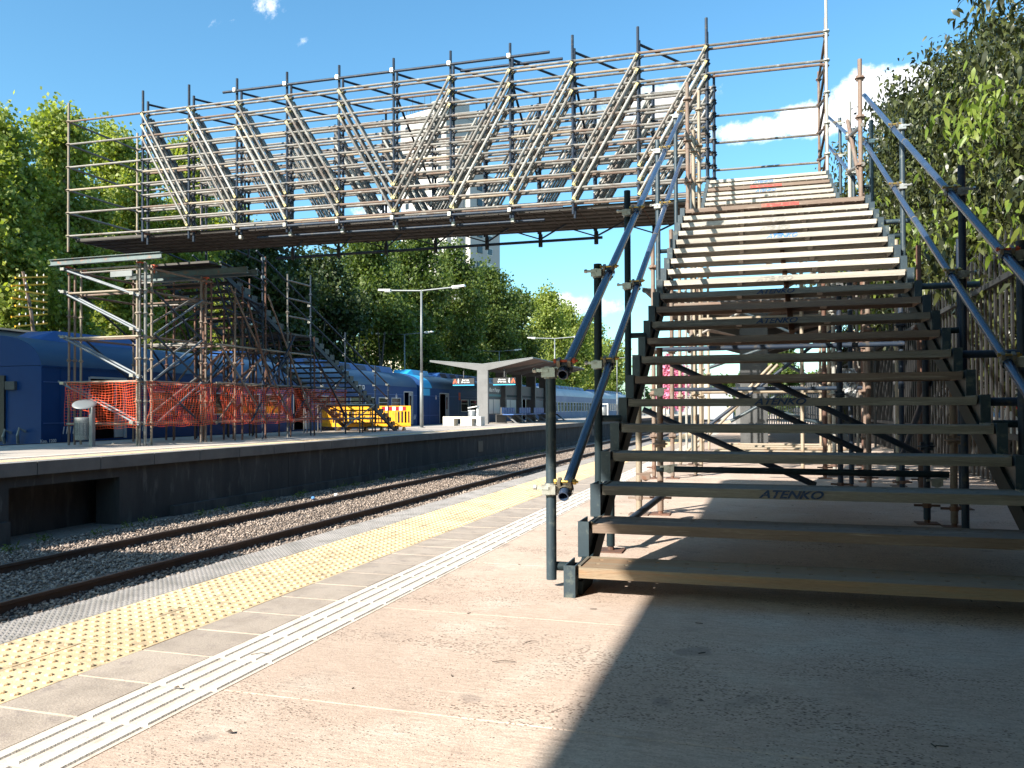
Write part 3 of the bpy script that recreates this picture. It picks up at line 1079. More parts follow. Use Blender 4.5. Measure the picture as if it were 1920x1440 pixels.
# canopies that stand beside and over the photographer; they throw the shade on the near slabs and on the track
v_shelter(-13.0, -12.35, 2.65, 3.0, 'grey V-roofed shelter at the near end of the far platform', 'V-roofed platform shelters', tipz=(3.6, 3.6))
cano = thing('platform_canopy', 'flat canopy over the near platform that shades the lower stairs', 'canopy', (1.0, 0, 0))
b = MB()
zr = 3.72
xs_ = -0.515 - 0.78 * zr
ye = 7.0 - 1.38 * (zr - 1.9)
b.add([(xs_, YA, zr), (6.0, YA, zr), (6.0, ye, zr), (xs_, ye, zr), (xs_, YA, zr + 0.14), (6.0, YA, zr + 0.14), (6.0, ye, zr + 0.14), (xs_, ye, zr + 0.14)],
      [(0, 3, 2, 1), (4, 5, 6, 7), (0, 1, 5, 4), (1, 2, 6, 5), (2, 3, 7, 6), (3, 0, 4, 7)])
b.build('roof', 'darkgrey', cano)
sb = thing('skylight_blocker', 'unseen building added beside and behind the photographer to cut skylight', 'building', (4, -4, 0))  # added out of view to block skylight and deepen the shade
b = MB()
b.box(2.45, 7.5, YA - 6, 6.2, -0.02, zr - 0.01)
b.box(-2.6, 2.44, YA - 6, YA + 3.2, 0.001, zr - 0.01)
b.build('wall', 'darkgrey', sb)
for yy_ in (-3.5, -1.2):
    b = MB()
    b.box(0.7, 1.0, yy_, yy_ + 0.3, 0.0, zr)
    b.build('column', 'darkgrey', cano)
#@@TRAIN

# ================================================================== TRAINS
def wall_rects(y0, y1, z0, z1, ops):
    """rectangles of a wall around its openings"""
    ys_ = sorted(set([y0, y1] + [o_[0] for o_ in ops] + [o_[1] for o_ in ops]))
    out = []
    for a, c in zip(ys_[:-1], ys_[1:]):
        hits = sorted([(o_[2], o_[3]) for o_ in ops if o_[0] < (a + c) / 2 < o_[1]])
        z = z0
        for h0, h1 in hits:
            if h0 > z:
                out.append((a, c, z, h0))
            z = h1
        if z < z1:
            out.append((a, c, z, z1))
    return out


def roof_profile(x, w=2.85):
    half = [(0, 1.93), (-0.02, 2.02), (-0.09, 2.18), (-0.22, 2.34), (-0.42, 2.47), (-0.75, 2.60), (-1.1, 2.67), (-w / 2, 2.70)]
    full = half + [(-w - p, q) for p, q in reversed(half[:-1])]
    return [(x + p, q) for p, q in full]


def train_car(x, y0, y1, label, side, roof, doors, windows, end_mat=None, cyan=False, boxes=(), name='railway_coach', lobe=1.93):
    root = thing(name, label, 'train carriage', (x - 1.4, y0, -0.9), 'carriages of the blue train')
    ops = [(a, c, 0.10, 1.70) for a, c in doors] + [(a, c, z0, z1) for a, c, z0, z1 in windows]
    b = MB()
    for a, c, z0, z1 in wall_rects(y0, y1, -0.75, 1.90, ops):
        b.box(x - 0.06, x, a, c, z0, z1)
    b.build('side_wall', side, root)
    b = MB()
    b.box(x - 2.85, x - 2.79, y0, y1, -0.75, 1.90)
    b.build('side_wall', side, root)
    b = MB()
    pr = roof_profile(x)
    n = len(pr)
    vs_ = [(p, yy_, q) for yy_ in (y0, y1) for p, q in pr]
    b.add(vs_, [(i, i + 1, n + i + 1, n + i) for i in range(n - 1)])
    b.build('roof', roof, root, smooth=True)
    for q_, rev in ((0, False), (n, True)):
        b = MB()
        dy_ = -0.001 if q_ == 0 else 0.001
        ring = [(p[0], p[1] + dy_, p[2]) for p in vs_[q_:q_ + n]]
        b.add(ring, [tuple(reversed(range(n))) if rev else tuple(range(n))])
        b.build('roof_end', end_mat or side, root)
    b = MB()
    yy_ = y0 + 0.9
    free = lambda q: all(not (a - 0.06 < q < c + 0.06) for a, c, *_ in ops)
    while yy_ < y1 - 0.3:
        if free(yy_):
            b.box(x + 0.0005, x + 0.008, yy_ - 0.012, yy_ + 0.012, -0.7, 1.88)
        yy_ += 1.37
    segs = [y0 + 0.05] + [q for a, c in sorted(doors) for q in (a - 0.05, c + 0.05)] + [y1 - 0.05]
    for a, c in zip(segs[::2], segs[1::2]):
        for zz in (0.02, 0.52, 1.52):
            b.box(x + 0.0085, x + 0.017, a, c, zz, zz + 0.025)
        b.box(x + 0.0005, x + 0.010, a, c, -0.73, -0.60)
    b.build('body_ribs', 'trainbox' if side == 'trainblue' else side, root)
    b = MB()
    b.box(x - 0.075, x + 0.018, y0 + 0.02, y1 - 0.02, 1.90, 1.93)
    b.build('gutter', side, root)
    for yy_ in (y0, y1 - 0.05):
        b = MB()
        b.box(x - 2.79, x - 0.061, yy_, yy_ + 0.05, -0.75, 1.92)
        b.build('end_wall', end_mat or side, root)
    b = MB()
    b.box(x - 0.9, x - 0.85, y0 + 0.1, y1 - 0.1, -0.7, 1.88)
    b.box(x - 0.84, x - 0.07, y0 + 0.1, y1 - 0.1, 0.04, 0.08)
    b.build('interior', 'interior', root)
    b = MB()
    b.box(x - 2.5, x - 0.3, y0 + 0.5, y1 - 0.5, -0.95, -0.78)
    b.build('underframe', 'black', root)
    for a, c in doors:
        f = MB()
        f.box(x - 0.05, x + 0.012, a - 0.03, a + 0.03, 0.10, 1.70)
        f.box(x - 0.05, x + 0.012, c - 0.03, c + 0.03, 0.10, 1.70)
        f.box(x - 0.05, x + 0.012, a + 0.031, c - 0.031, 1.66, 1.715)
        d = f.build('door', 'frame', root)
        f = MB()
        f.box(x - 0.055, x - 0.03, c - 0.36, c - 0.035, 0.12, 1.65)
        lf = f.build('door_leaf', 'frame', d, world=False)
        f = MB()
        f.box(x - 0.029, x - 0.024, c - 0.29, c - 0.10, 0.85, 1.50)
        f.build('door_pane', 'glassd', root)
    for a, c, z0, z1 in windows:
        f = MB()
        t = 0.028
        f.box(x - 0.045, x + 0.008, a - 0.01, a + t, z0 - 0.01, z1 + 0.01)
        f.box(x - 0.045, x + 0.008, c - t, c + 0.01, z0 - 0.01, z1 + 0.01)
        f.box(x - 0.045, x + 0.008, a + t, c - t, z0 - 0.01, z0 + t)
        f.box(x - 0.045, x + 0.008, a + t, c - t, z1 - t, z1 + 0.01)
        f.box(x - 0.045, x + 0.004, a + t, c - t, (z0 + z1) / 2 + 0.10, (z0 + z1) / 2 + 0.12)
        w_ = f.build('window', 'frame', root)
        f = MB()
        f.box(x - 0.04, x - 0.034, a + t, c - t, z0 + t, z1 - t)
        f.build('pane', 'glassd', w_, world=False)
    for (ya, yb, kind) in boxes:
        f = MB()
        x0, x1, z0, z1 = x - 2.05, x - 0.80, 2.58, 2.90
        pts = []
        for yy_, s in ((ya, 0.22), (ya + 0.6, 0), (yb - 0.6, 0), (yb, 0.22)):
            pts += [(x0 + s, yy_, z0), (x1 - s, yy_, z0), (x1 - 0.16 - s, yy_, z1 - s), (x0 + 0.16 + s, yy_, z1 - s)]
        fs = [(0, 1, 2, 3), (15, 14, 13, 12)]
        for j in range(3):
            for i in range(4):
                fs.append((j * 4 + i, j * 4 + 4 + i, j * 4 + 4 + (i + 1) % 4, j * 4 + (i + 1) % 4))
        f.add(pts, fs)
        rb = f.build('roof_box', 'cyan' if kind == 'cyan' else 'trainbox', root)
        if kind == 'vent':
            nv = int((yb - ya) / 1.5)
            for i in range(nv):
                g_ = MB()
                cy = ya + 0.9 + i * 1.45
                if cy > yb - 0.9:
                    break
                for q in range(4):
                    g_.bar((x1 - 0.035 - 0.03 * q, cy - 0.42, z0 + 0.07 + 0.058 * q), (x1 - 0.035 - 0.03 * q, cy + 0.42, z0 + 0.07 + 0.058 * q), 0.03, 0.035)
                g_.build('vent_grille', 'black', root)
    return root


TX = -16.62
wins = [(18.9 + 1.38 * i, 18.9 + 1.38 * i + 1.08, 0.70, 1.38) for i in range(5)] + [(27.9 + 1.30 * i, 27.9 + 1.30 * i + 1.0, 0.70, 1.38) for i in range(6)]
c1 = train_car(TX, 15.3, 37.3, 'blue carriage nearest the left edge with open doors behind the orange netting', 'trainblue', 'trainroof',
               [(16.75, 18.0), (26.2, 27.35), (35.75, 36.75)], wins, boxes=((16.0, 20.0, 'plain'), (23.5, 36.9, 'vent')))
b = MB()
for k in range(4):
    b.add([(TX + 0.006, 15.92 + k * 0.10, 0.26), (TX + 0.006, 15.95 + k * 0.10, 0.26), (TX + 0.006, 15.98 + k * 0.10, 0.44), (TX + 0.006, 15.95 + k * 0.10, 0.44)], [(0, 1, 2, 3)])
b.build('white_strokes', 'white', c1)
b = MB()
for k in range(3):
    b.add([(TX + 0.006, 18.5 + k * 0.10, 0.26), (TX + 0.006, 18.53 + k * 0.10, 0.26), (TX + 0.006, 18.56 + k * 0.10, 0.44), (TX + 0.006, 18.53 + k * 0.10, 0.44)], [(0, 1, 2, 3)])
b.build('white_strokes', 'white', c1)
b = MB()                                                    # sunken door pocket panel beside the cab
b.box(TX + 0.0005, TX + 0.012, 15.85, 15.88, -0.2, 1.86)
b.box(TX + 0.0005, TX + 0.012, 18.35, 18.38, -0.2, 1.86)
b.box(TX + 0.0005, TX + 0.014, 15.885, 18.345, 1.86, 1.885)
b.build('door_rail', 'trainblue', c1)
text(c1, 'lettering', 'Kop. 1200', (TX + 0.008, 15.50, 0.10), 0.11, 'white', (R(90), 0, R(90)))
text(c1, 'lettering', 'PERMITA EL DESCENSO\nANTES DE SUBIR', (TX + 0.008, 18.62, 1.52), 0.10, 'white', (R(90), 0, R(90)))
text(c1, 'lettering', 'MORENO\nV', (TX + 0.008, 31.2, 1.66), 0.26, 'white', (R(90), 0, R(90)))
for yy_ in (34.9, 36.98):
    text(c1, 'lettering', '0' if yy_ < 36 else '///', (TX + 0.008, yy_, 1.45 if yy_ < 36 else 0.45), 0.30, 'white', (R(90), 0, R(90)))
# cab end: handrails, lamp, hoses
b = MB()
b.path([(TX - 0.9, 15.27, 0.30), (TX - 0.95, 15.14, 0.38), (TX - 0.98, 15.12, 0.22), (TX - 1.02, 15.2, 0.05)], 0.035, 6)
b.build('hose', 'lamp', c1)
b = MB()
b.path([(TX - 0.45, 15.27, 0.34), (TX - 0.5, 15.14, 0.42), (TX - 0.53, 15.12, 0.25), (TX - 0.60, 15.2, 0.05)], 0.035, 6)
b.build('hose', 'lamp', c1)
b = MB()
b.box(TX - 1.75, TX - 1.10, 15.245, 15.298, 0.10, 1.70)
b.build('end_door', 'black', c1)
b = MB()
b.box(TX - 1.05, TX - 0.75, 15.22, 15.298, 1.35, 1.55)
b.build('tail_lamp', 'darkgrey', c1)

c2 = train_car(TX, 37.95, 59.9, 'second carriage with cyan roof end, beside the lamp post with two arms', 'trainblue', 'trainroof',
               [(40.2, 41.5), (55.5, 56.8)], [(43.4 + 1.5 * i, 44.6 + 1.5 * i, 0.70, 1.38) for i in range(8)], boxes=((38.1, 41.4, 'cyan'), (42.0, 59.0, 'vent')))
b = MB()
pr = [(p + (0.006 if i < 4 else 0), q + 0.006) for i, (p, q) in enumerate(roof_profile(TX)[:8])]
n = len(pr)
b.add([(p, yy_, q) for yy_ in (37.94, 39.15) for p, q in pr], [(i, i + 1, n + i + 1, n + i) for i in range(n - 1)])
b.box(TX + 0.001, TX + 0.008, 37.95, 38.9, 1.55, 1.935)
b.build('cyan_band', 'cyan', c2)
b = MB()
b.box(TX + 0.001, TX + 0.006, 43.0, 43.28, 1.36, 1.78)
b.build('red_notice', 'redcap', c2)
text(c2, 'lettering', '0', (TX + 0.008, 39.7, 1.45), 0.30, 'white', (R(90), 0, R(90)))
for k, (ya, yb, nm) in enumerate(((60.5, 82.3, 'third carriage, grey-blue with a pale roof, beyond the shelter'), (82.9, 104.6, 'fourth carriage, faded grey-blue, at the far end of the train'))):
    train_car(TX, ya, yb, nm, 'traingrey', 'oldroof', [(ya + 1.0, ya + 2.0), (yb - 2.2, yb - 1.2)], [(ya + 3 + 1.15 * i, ya + 3 + 1.15 * i + 0.85, 0.62, 1.42) for i in range(14)],
              boxes=((ya + 2, yb - 2, 'vent'),))

# ================================================================== LAMP POSTS
def lamp_post(x, y, h, label, arm=1.95, z0=ZF, tilt=0.02):
    root = thing('lamp_post', label, 'lamp post', (x, y, z0), 'two-armed lamp posts')
    b = MB()
    b.tube((x, y, z0), (x, y, z0 + 2.3), 0.075, 12)
    b.tube((x, y, z0 + 2.3), (x, y, h), 0.052, 12, 0.04)
    b.tube((x, y, z0), (x, y, z0 + 0.02), 0.15, 12)
    b.build('pole', 'lamp', root, smooth=True)
    for s in (-1, 1):
        b = MB()
        b.tube((x, y, h - 0.03), (x + s * (arm - 0.45), y, h + 0.05), 0.03, 8)
        b.build('arm', 'lamp', root)
        b = MB()
        xa, xb = x + s * (arm - 0.55), x + s * arm
        b.bar((xa, y, h + 0.06), (xb, y, h + 0.09), 0.20, 0.07)
        b.bar((xa, y, h + 0.045), ((xa + xb) / 2, y, h + 0.055), 0.11, 0.12)
        b.build('lamp_head', 'white', root)
    return root


lamp_post(-13.79, 31.4, 5.83, 'tall two-armed lamp post between yellow barriers and concrete cubes')
lamp_post(-14.2, 55.4, 5.80, 'two-armed lamp post rising behind the far end of the shelter')
lamp_post(-14.0, 79.0, 5.80, 'more distant two-armed lamp post behind the upper end of the blue handrail')
lamp_post(-13.8, 103.0, 5.80, 'farthest two-armed lamp post on the far platform')
lamp_post(-21.8, 47.0, 5.6, 'lamp post behind the train with a pale lamp head against dark trees', z0=-1.0)
lamp_post(-21.8, 66.0, 5.8, 'lamp post behind the second carriage under the dark trees', z0=-1.0)

# catenary-free poles and the small signs far down the line
for (x, y, h, w) in ((-13.2, 92, 4.3, 0.06), (-11.3, 96, 5.4, 0.06), (-9.6, 110, 6.4, 0.07)):
    p_ = thing('utility_pole', 'thin grey pole far along the track, %s' % {4.3: 'shortest of the three', 5.4: 'middle in height of the three', 6.4: 'tallest of the three with crossarms'}[h], 'pole', (x, y, 0), 'thin poles down the line')
    b = MB()
    b.tube((x, y, -1), (x, y, h), w, 8)
    b.build('pole', 'lamp', p_)
    b = MB()
    b.box(x - 0.8, x + 0.8, y - 0.03, y + 0.03, h - 0.7, h - 0.64)
    b.build('crossarm', 'lamp', p_)
sg = thing('station_sign', 'dark station sign with cyan lower edge far along the track', 'sign', (-9.3, 78, 0))
b = MB()
b.box(-10.3, -8.2, 78, 78.1, 2.15, 2.6)
b.build('board', 'darkgrey', sg)
b = MB()
b.box(-10.3, -8.2, 77.99, 78.11, 2.0, 2.14)
b.build('cyan_edge', 'cyan', sg)
b = MB()
b.box(-9.3, -9.2, 78.02, 78.08, 0, 2.0)
b.build('post', 'darkgrey', sg)
text(sg, 'lettering', 'Parque', (-9.25, 77.98, 2.38), 0.22, 'white')

# ================================================================== FURNITURE ON THE FAR PLATFORM
bn = thing('litter_bin', 'grey cylindrical litter bin with a tilted round lid, beside the orange netting', 'litter bin', (-13.9, 13.95, ZF))
bx, by = -13.80, 13.95
cx_ = bx - 0.20
b = MB()
b.lathe([(0.150, 0.20), (0.158, 0.22), (0.158, 0.28), (0.162, 0.29), (0.162, 0.58), (0.166, 0.60), (0.166, 0.68), (0.150, 0.69)], 24, (cx_, by, 0))
b.build('basket', mat('perforated_bin', (0.33, 0.33, 0.31), 0.6, 0.3, (0.22, 0.22, 0.21), 60, 0.45, 0.55, bump=0.3, bscale=180), bn, smooth=True)
b = MB()
for i in range(16):
    a = i * 2 * math.pi / 16
    c_, s_ = math.cos(a), math.sin(a)
    b.bar((cx_ + c_ * 0.164, by + s_ * 0.164, 0.30), (cx_ + c_ * 0.164, by + s_ * 0.164, 0.57), 0.005, 0.02)
b.build('basket_ribs', 'lamp', bn)
b = MB()
b.box(bx - 0.005, bx + 0.085, by - 0.045, by + 0.045, ZF, 0.90)
b.build('post', 'lamp', bn, bevel=0.01)
b = MB()
b.lathe([(0.0, -0.03), (0.17, -0.02), (0.24, 0.0), (0.235, 0.012), (0.15, 0.022), (0.0, 0.028)], 28)
me = b.mesh('lid', 'lamp', True)
ld = link('lid', me, bn, world=False)
ld.location = Vector((bx - 0.17, by, 0.965)) - Vector(base_of(bn))
ld.rotation_euler = (R(21), R(15), 0)
b = MB()
b.box(bx - 0.06, bx - 0.004, by - 0.02, by + 0.02, 0.24, 0.28)
b.box(bx - 0.06, bx - 0.004, by - 0.02, by + 0.02, 0.60, 0.64)
b.build('bracket', 'lamp', bn)


def cube_bench(x, y, label):
    t = thing('concrete_bench', label, 'bench', (x, y, ZF), 'pale concrete bench cubes')
    b = MB()
    b.box(x - 0.50, x + 0.50, y, y + 0.55, 0.39, 0.50)
    b.build('seat', 'concrete', t, bevel=0.012)
    for s in (0, 1):
        b = MB()
        if s == 0:
            b.box(x - 0.50, x + 0.06, y + 0.002, y + 0.55, ZF, 0.388)
        else:
            b.box(x + 0.38, x + 0.50, y + 0.002, y + 0.55, ZF, 0.388)
        b.build('leg', 'concrete', t, bevel=0.012)
    return t


cube_bench(-13.98, 35.4, 'left of the two pale concrete bench cubes before the shelter')
cube_bench(-13.02, 35.2, 'right of the two pale concrete bench cubes, with a bin behind it')
b2_ = thing('litter_bin', 'pale litter bin with a hooded lid standing behind the right concrete bench cube', 'litter bin', (-13.35, 36.6, ZF))
b = MB()
b.lathe([(0.19, 0.30), (0.20, 0.34), (0.20, 0.72), (0.18, 0.74)], 16, (-13.45, 36.6, 0))
b.build('basket', 'lamp', b2_, smooth=True)
b = MB()
b.box(-13.22, -13.14, 36.56, 36.64, ZF, 0.98)
b.bar((-13.15, 36.6, 0.98), (-13.62, 36.6, 0.90), 0.34, 0.04)
b.build('hood', 'white', b2_)
b = MB()
b.box(-13.62, -13.27, 36.45, 36.75, 0.745, 0.80)
b.build('liner', 'polythene', b2_)
b3_ = thing('litter_bin', 'small white litter bin beyond the shelter, far along the far platform', 'litter bin', (-13.6, 70, ZF))
b = MB()
b.lathe([(0.28, 0.12), (0.30, 0.15), (0.30, 0.95), (0.26, 1.0)], 14, (-13.6, 70, 0))
b.build('basket', 'lamp', b3_, smooth=True)
b = MB()
b.box(-13.28, -13.20, 69.95, 70.05, ZF, 1.3)
b.box(-13.75, -13.281, 69.93, 70.07, 1.22, 1.28)
b.build('post', 'white', b3_)


def barrier(p0, p1, label, board=False):
    """yellow plastic pedestrian barrier with slots"""
    p0, p1 = Vector(p0), Vector(p1)
    t = thing('plastic_barrier', label, 'barrier', tuple(p0), 'yellow plastic barriers')
    L = (p1 - p0).length
    ang = math.atan2(p1.y - p0.y, p1.x - p0.x)
    b = MB()
    H0, H1 = 0.14, 0.90
    b.box(0, L, -0.02, 0.02, H1 - 0.20, H1)
    b.box(0, L, -0.02, 0.02, H0, H0 + 0.14)
    n = max(6, int(L / 0.115))
    for i in range(n + 1):
        xx = L * i / n
        w = 0.028 if 0 < i < n else 0.04
        b.box(max(0, xx - w), min(L, xx + w), -0.019, 0.019, H0 + 0.14, H1 - 0.20)
    o = b.build('panel', 'yplastic', t, world=False)
    o.rotation_euler = (0, 0, ang)
    if board:
        for i in range(7):
            c = MB()
            a0 = L * 0.16 + L * 0.70 * i / 7
            c.box(a0, a0 + L * 0.10 - 0.001, -0.027, -0.021, H1 - 0.17, H1 - 0.03)
            o = c.build('reflector', 'redreflect' if i % 2 == 0 else 'white', t, world=False)
            o.rotation_euler = (0, 0, ang)
    for fx in (0.15 * L, 0.8 * L):
        c = MB()
        c.add([(fx - 0.04, -0.30, 0), (fx + 0.04, -0.30, 0), (fx + 0.04, 0.30, 0), (fx - 0.04, 0.30, 0), (fx - 0.03, -0.05, 0.14), (fx + 0.03, -0.05, 0.14), (fx + 0.03, 0.05, 0.14), (fx - 0.03, 0.05, 0.14)],
              [(0, 3, 2, 1), (4, 5, 6, 7), (0, 1, 5, 4), (1, 2, 6, 5), (2, 3, 7, 6), (3, 0, 4, 7)])
        o = c.build('foot', 'black', t, world=False)
        o.rotation_euler = (0, 0, ang)
    return t


barrier((-13.62, 26.95, ZF), (-12.42, 27.3, ZF), 'yellow plastic barrier with red and white board at the foot of the far stairs', True)
barrier((-15.2, 26.5, ZF), (-13.68, 26.9, ZF), 'yellow plastic barrier behind the far staircase foot, next to the red and white board')
barrier((-16.0, 27.2, ZF), (-15.25, 26.55, ZF), 'yellow plastic barrier at the train side, left-hand end of the row')
barrier((-15.4, 28.6, ZF), (-13.6, 28.7, ZF), 'yellow plastic barrier of the rear row, half hidden by the front row')

# ================================================================== NEAR STAIRCASE (frame turned 0.93 degrees)
RISE, GO = 0.1513, 0.3086
XL, XR = -0.739, 1.189
W = XR - XL
TY = lambda n: 3.518 + (n - 1) * GO
TZ = lambda n: 0.130 + (n - 1) * RISE
UY = lambda k: 12.737 + (k - 5) * GO       # upper flight, k = 1..10
UZ = lambda k: 3.964 + (k - 5) * RISE


def tread_mesh(m, Wd=W, D=0.285, T=0.046):
    b = MB()
    t = 0.005
    cuts = [0.0, 0.095, 0.113, 0.195, 0.213, D]
    b.box(0, Wd, cuts[0], cuts[1], -t, 0)
    b.box(0, Wd, cuts[2], cuts[3], -t, 0)
    b.box(0, Wd, cuts[4], cuts[5], -t, 0)
    nh = 15
    for (a, c) in ((cuts[1], cuts[2]), (cuts[3], cuts[4])):
        for i in range(nh + 1):
            x0 = Wd * (i - 0.5) / nh + 0.009 if i > 0 else 0
            x1 = Wd * (i + 0.5) / nh - 0.009 if i < nh else Wd
            b.box(x0, x1, a, c, -t, 0)
    b.box(0, Wd, 0.0, 0.012, -T, -t)
    b.box(0, Wd, D - 0.012, D, -T, -t)
    b.box(0, 0.012, 0.012, D - 0.012, -T, -t)
    b.box(Wd - 0.012, Wd, 0.012, D - 0.012, -T, -t)
    for xx in (0.33, 0.66):
        b.box(Wd * xx - 0.02, Wd * xx + 0.02, 0.012, D - 0.012, -T + 0.012, -t)
    return b.mesh('tread', m)


TM = {k: tread_mesh(k) for k in ('plank', 'plankwornshade', 'plankred', 'plankorange', 'deck')}
near = thing('scaffold_staircase', 'wide scaffold staircase climbing from the near platform to the footbridge, treads marked with faded lettering', 'staircase', (0.22, 3.5, 0), None, True)


def put_part(parent, name, me, loc, label=None, bevel=0.0):
    o = bpy.data.objects.new(name, me)
    COL.objects.link(o)
    o.parent = parent
    o.location = Vector(loc) - Vector(base_of(parent))
    if label:
        o['label'] = label
    return o


ink = {4: None, 3: ('inkdark', 'ATENKO', 0.47), 6: ('inkdark', 'ATENKO', 0.46), 9: None, 10: ('inkdark', 'ATENKO', 0.47), 12: ('inkdark', 'ATENKO', 0.475), 13: ('inkgrey', 'ATENKO', 0.475),
       17: ('inkblue', 'ATENKO', 0.53), 18: ('inkgrey', 'ATENKO', 0.50), 19: ('inkgrey', 'ATENKO', 0.49)}
for n in range(1, 22):
    kind = 'plankorange' if n == 1 else 'plankred' if n in (2, 9, 7, 11, 21) else 'plankwornshade' if n < 13 else 'plank'
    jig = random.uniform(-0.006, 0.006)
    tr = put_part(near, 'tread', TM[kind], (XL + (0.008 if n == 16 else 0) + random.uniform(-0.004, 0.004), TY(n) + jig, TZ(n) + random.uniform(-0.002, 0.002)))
    tr.rotation_euler = (0, random.uniform(-0.0012, 0.0012), random.uniform(-0.0015, 0.0015))
    if n == 1:
        tr['label'] = 'orange-brown worn bottom tread'
    if ink.get(n):
        im, tx, fx = ink[n]
        o = text(near, 'lettering', tx, (XL + W * fx, TY(n) + jig - 0.0035, TZ(n) - 0.0235), 0.052, im, shear=0.35)
        o.scale = (1.35, 1, 1)
    for s in (-1, 1):
        b = MB()
        xa = XL - 0.064 if s < 0 else XR + 0.012
        b.box(xa, xa + 0.052, TY(n) - 0.014, TY(n) - 0.008, TZ(n) - 0.158, TZ(n) + 0.010)
        b.box(xa if s > 0 else xa + 0.046, (xa if s > 0 else xa + 0.046) + 0.006, TY(n) - 0.0078, TY(n) + 0.20, TZ(n) - 0.150, TZ(n) + 0.008)
        b.box(xa if s < 0 else xa + 0.046, (xa if s < 0 else xa + 0.046) + 0.006, TY(n) - 0.0078, TY(n) + 0.20, TZ(n) - 0.150, TZ(n) + 0.008)
        b.build('bracket', 'teal', near)
        b = MB()                                            # hook over the tread end
        xh = XL - 0.010 if s < 0 else XR - 0.004
        b.box(xh, xh + 0.014, TY(n) + 0.03, TY(n) + 0.25, TZ(n) - 0.03, TZ(n) + 0.006)
        b.build('tread_hook', 'zincold', near)
b = MB()
b.box(XL + 0.85, XL + 1.25, TY(21) - 0.0045, TY(21) - 0.001, TZ(21) - 0.042, TZ(21) - 0.006)
b.build('red_smear', 'inkred', near)
for k in range(3, 11):
    kind = 'plankred' if k in (8,) else 'plank'
    tr = put_part(near, 'tread', TM[kind], (XL + 0.055, UY(k), UZ(k)))
    tr.scale = (0.965, 1, 1)
    for s in (-1, 1):
        b = MB()
        xa = XL - 0.005 if s < 0 else XL + 0.055 + W * 0.965 + 0.004
        b.box(xa, xa + 0.05, UY(k) - 0.014, UY(k) + 0.2, UZ(k) - 0.15, UZ(k) + 0.008)
        b.build('bracket', 'teal', near)
b = MB()
b.box(XL + 0.72, XL + 1.2, UY(8) - 0.0045, UY(8) - 0.001, UZ(8) - 0.042, UZ(8) - 0.006)
b.build('red_smear', 'inkred', near)
for k, im, dx in ((9, 'inkblue', -0.05), (7, 'inkblue', -0.02), (6, 'inkgrey', 0.12)):
    o = text(near, 'lettering', 'ATENKO', (XL + 0.97 + dx, UY(k) - 0.0035, UZ(k) - 0.0235), 0.05, im, shear=0.35)
    o.scale = (1.5, 1, 1)
# landing planks
for i in range(6):
    tr = put_part(near, 'landing_plank', TM['deck'], (XL, TY(22) + i * 0.30, TZ(21) + 0.001))
# stringers
for s, x in ((-1, XL - 0.02), (1, XR + 0.02)):
    b = MB()
    b.bar((x, TY(1) + 0.10, TZ(1) - 0.16), (x, TY(21) + 0.10, TZ(21) - 0.16), 0.05, 0.11)
    b.bar((x, TY(1) + 0.10, 0.0), (x, TY(1) + 0.10, 0.06), 0.05, 0.10)
    b.build('stringer', 'darkteal', near)
    b = MB()
    b.bar((x + (0.05 if s < 0 else -0.02), UY(1) + 0.10, UZ(1) - 0.16), (x + (0.05 if s < 0 else -0.02), UY(10) + 0.10, UZ(10) - 0.16), 0.05, 0.11)
    b.build('stringer', 'darkteal', near)
b = MB()                                                    # middle tie under the treads
b.bar((XL + W * 0.53, TY(10) + 0.15, TZ(10) - 0.10), (XL + W * 0.53, TY(21) + 0.15, TZ(21) - 0.10), 0.04, 0.04)
b.build('centre_stringer', 'rusted', near)


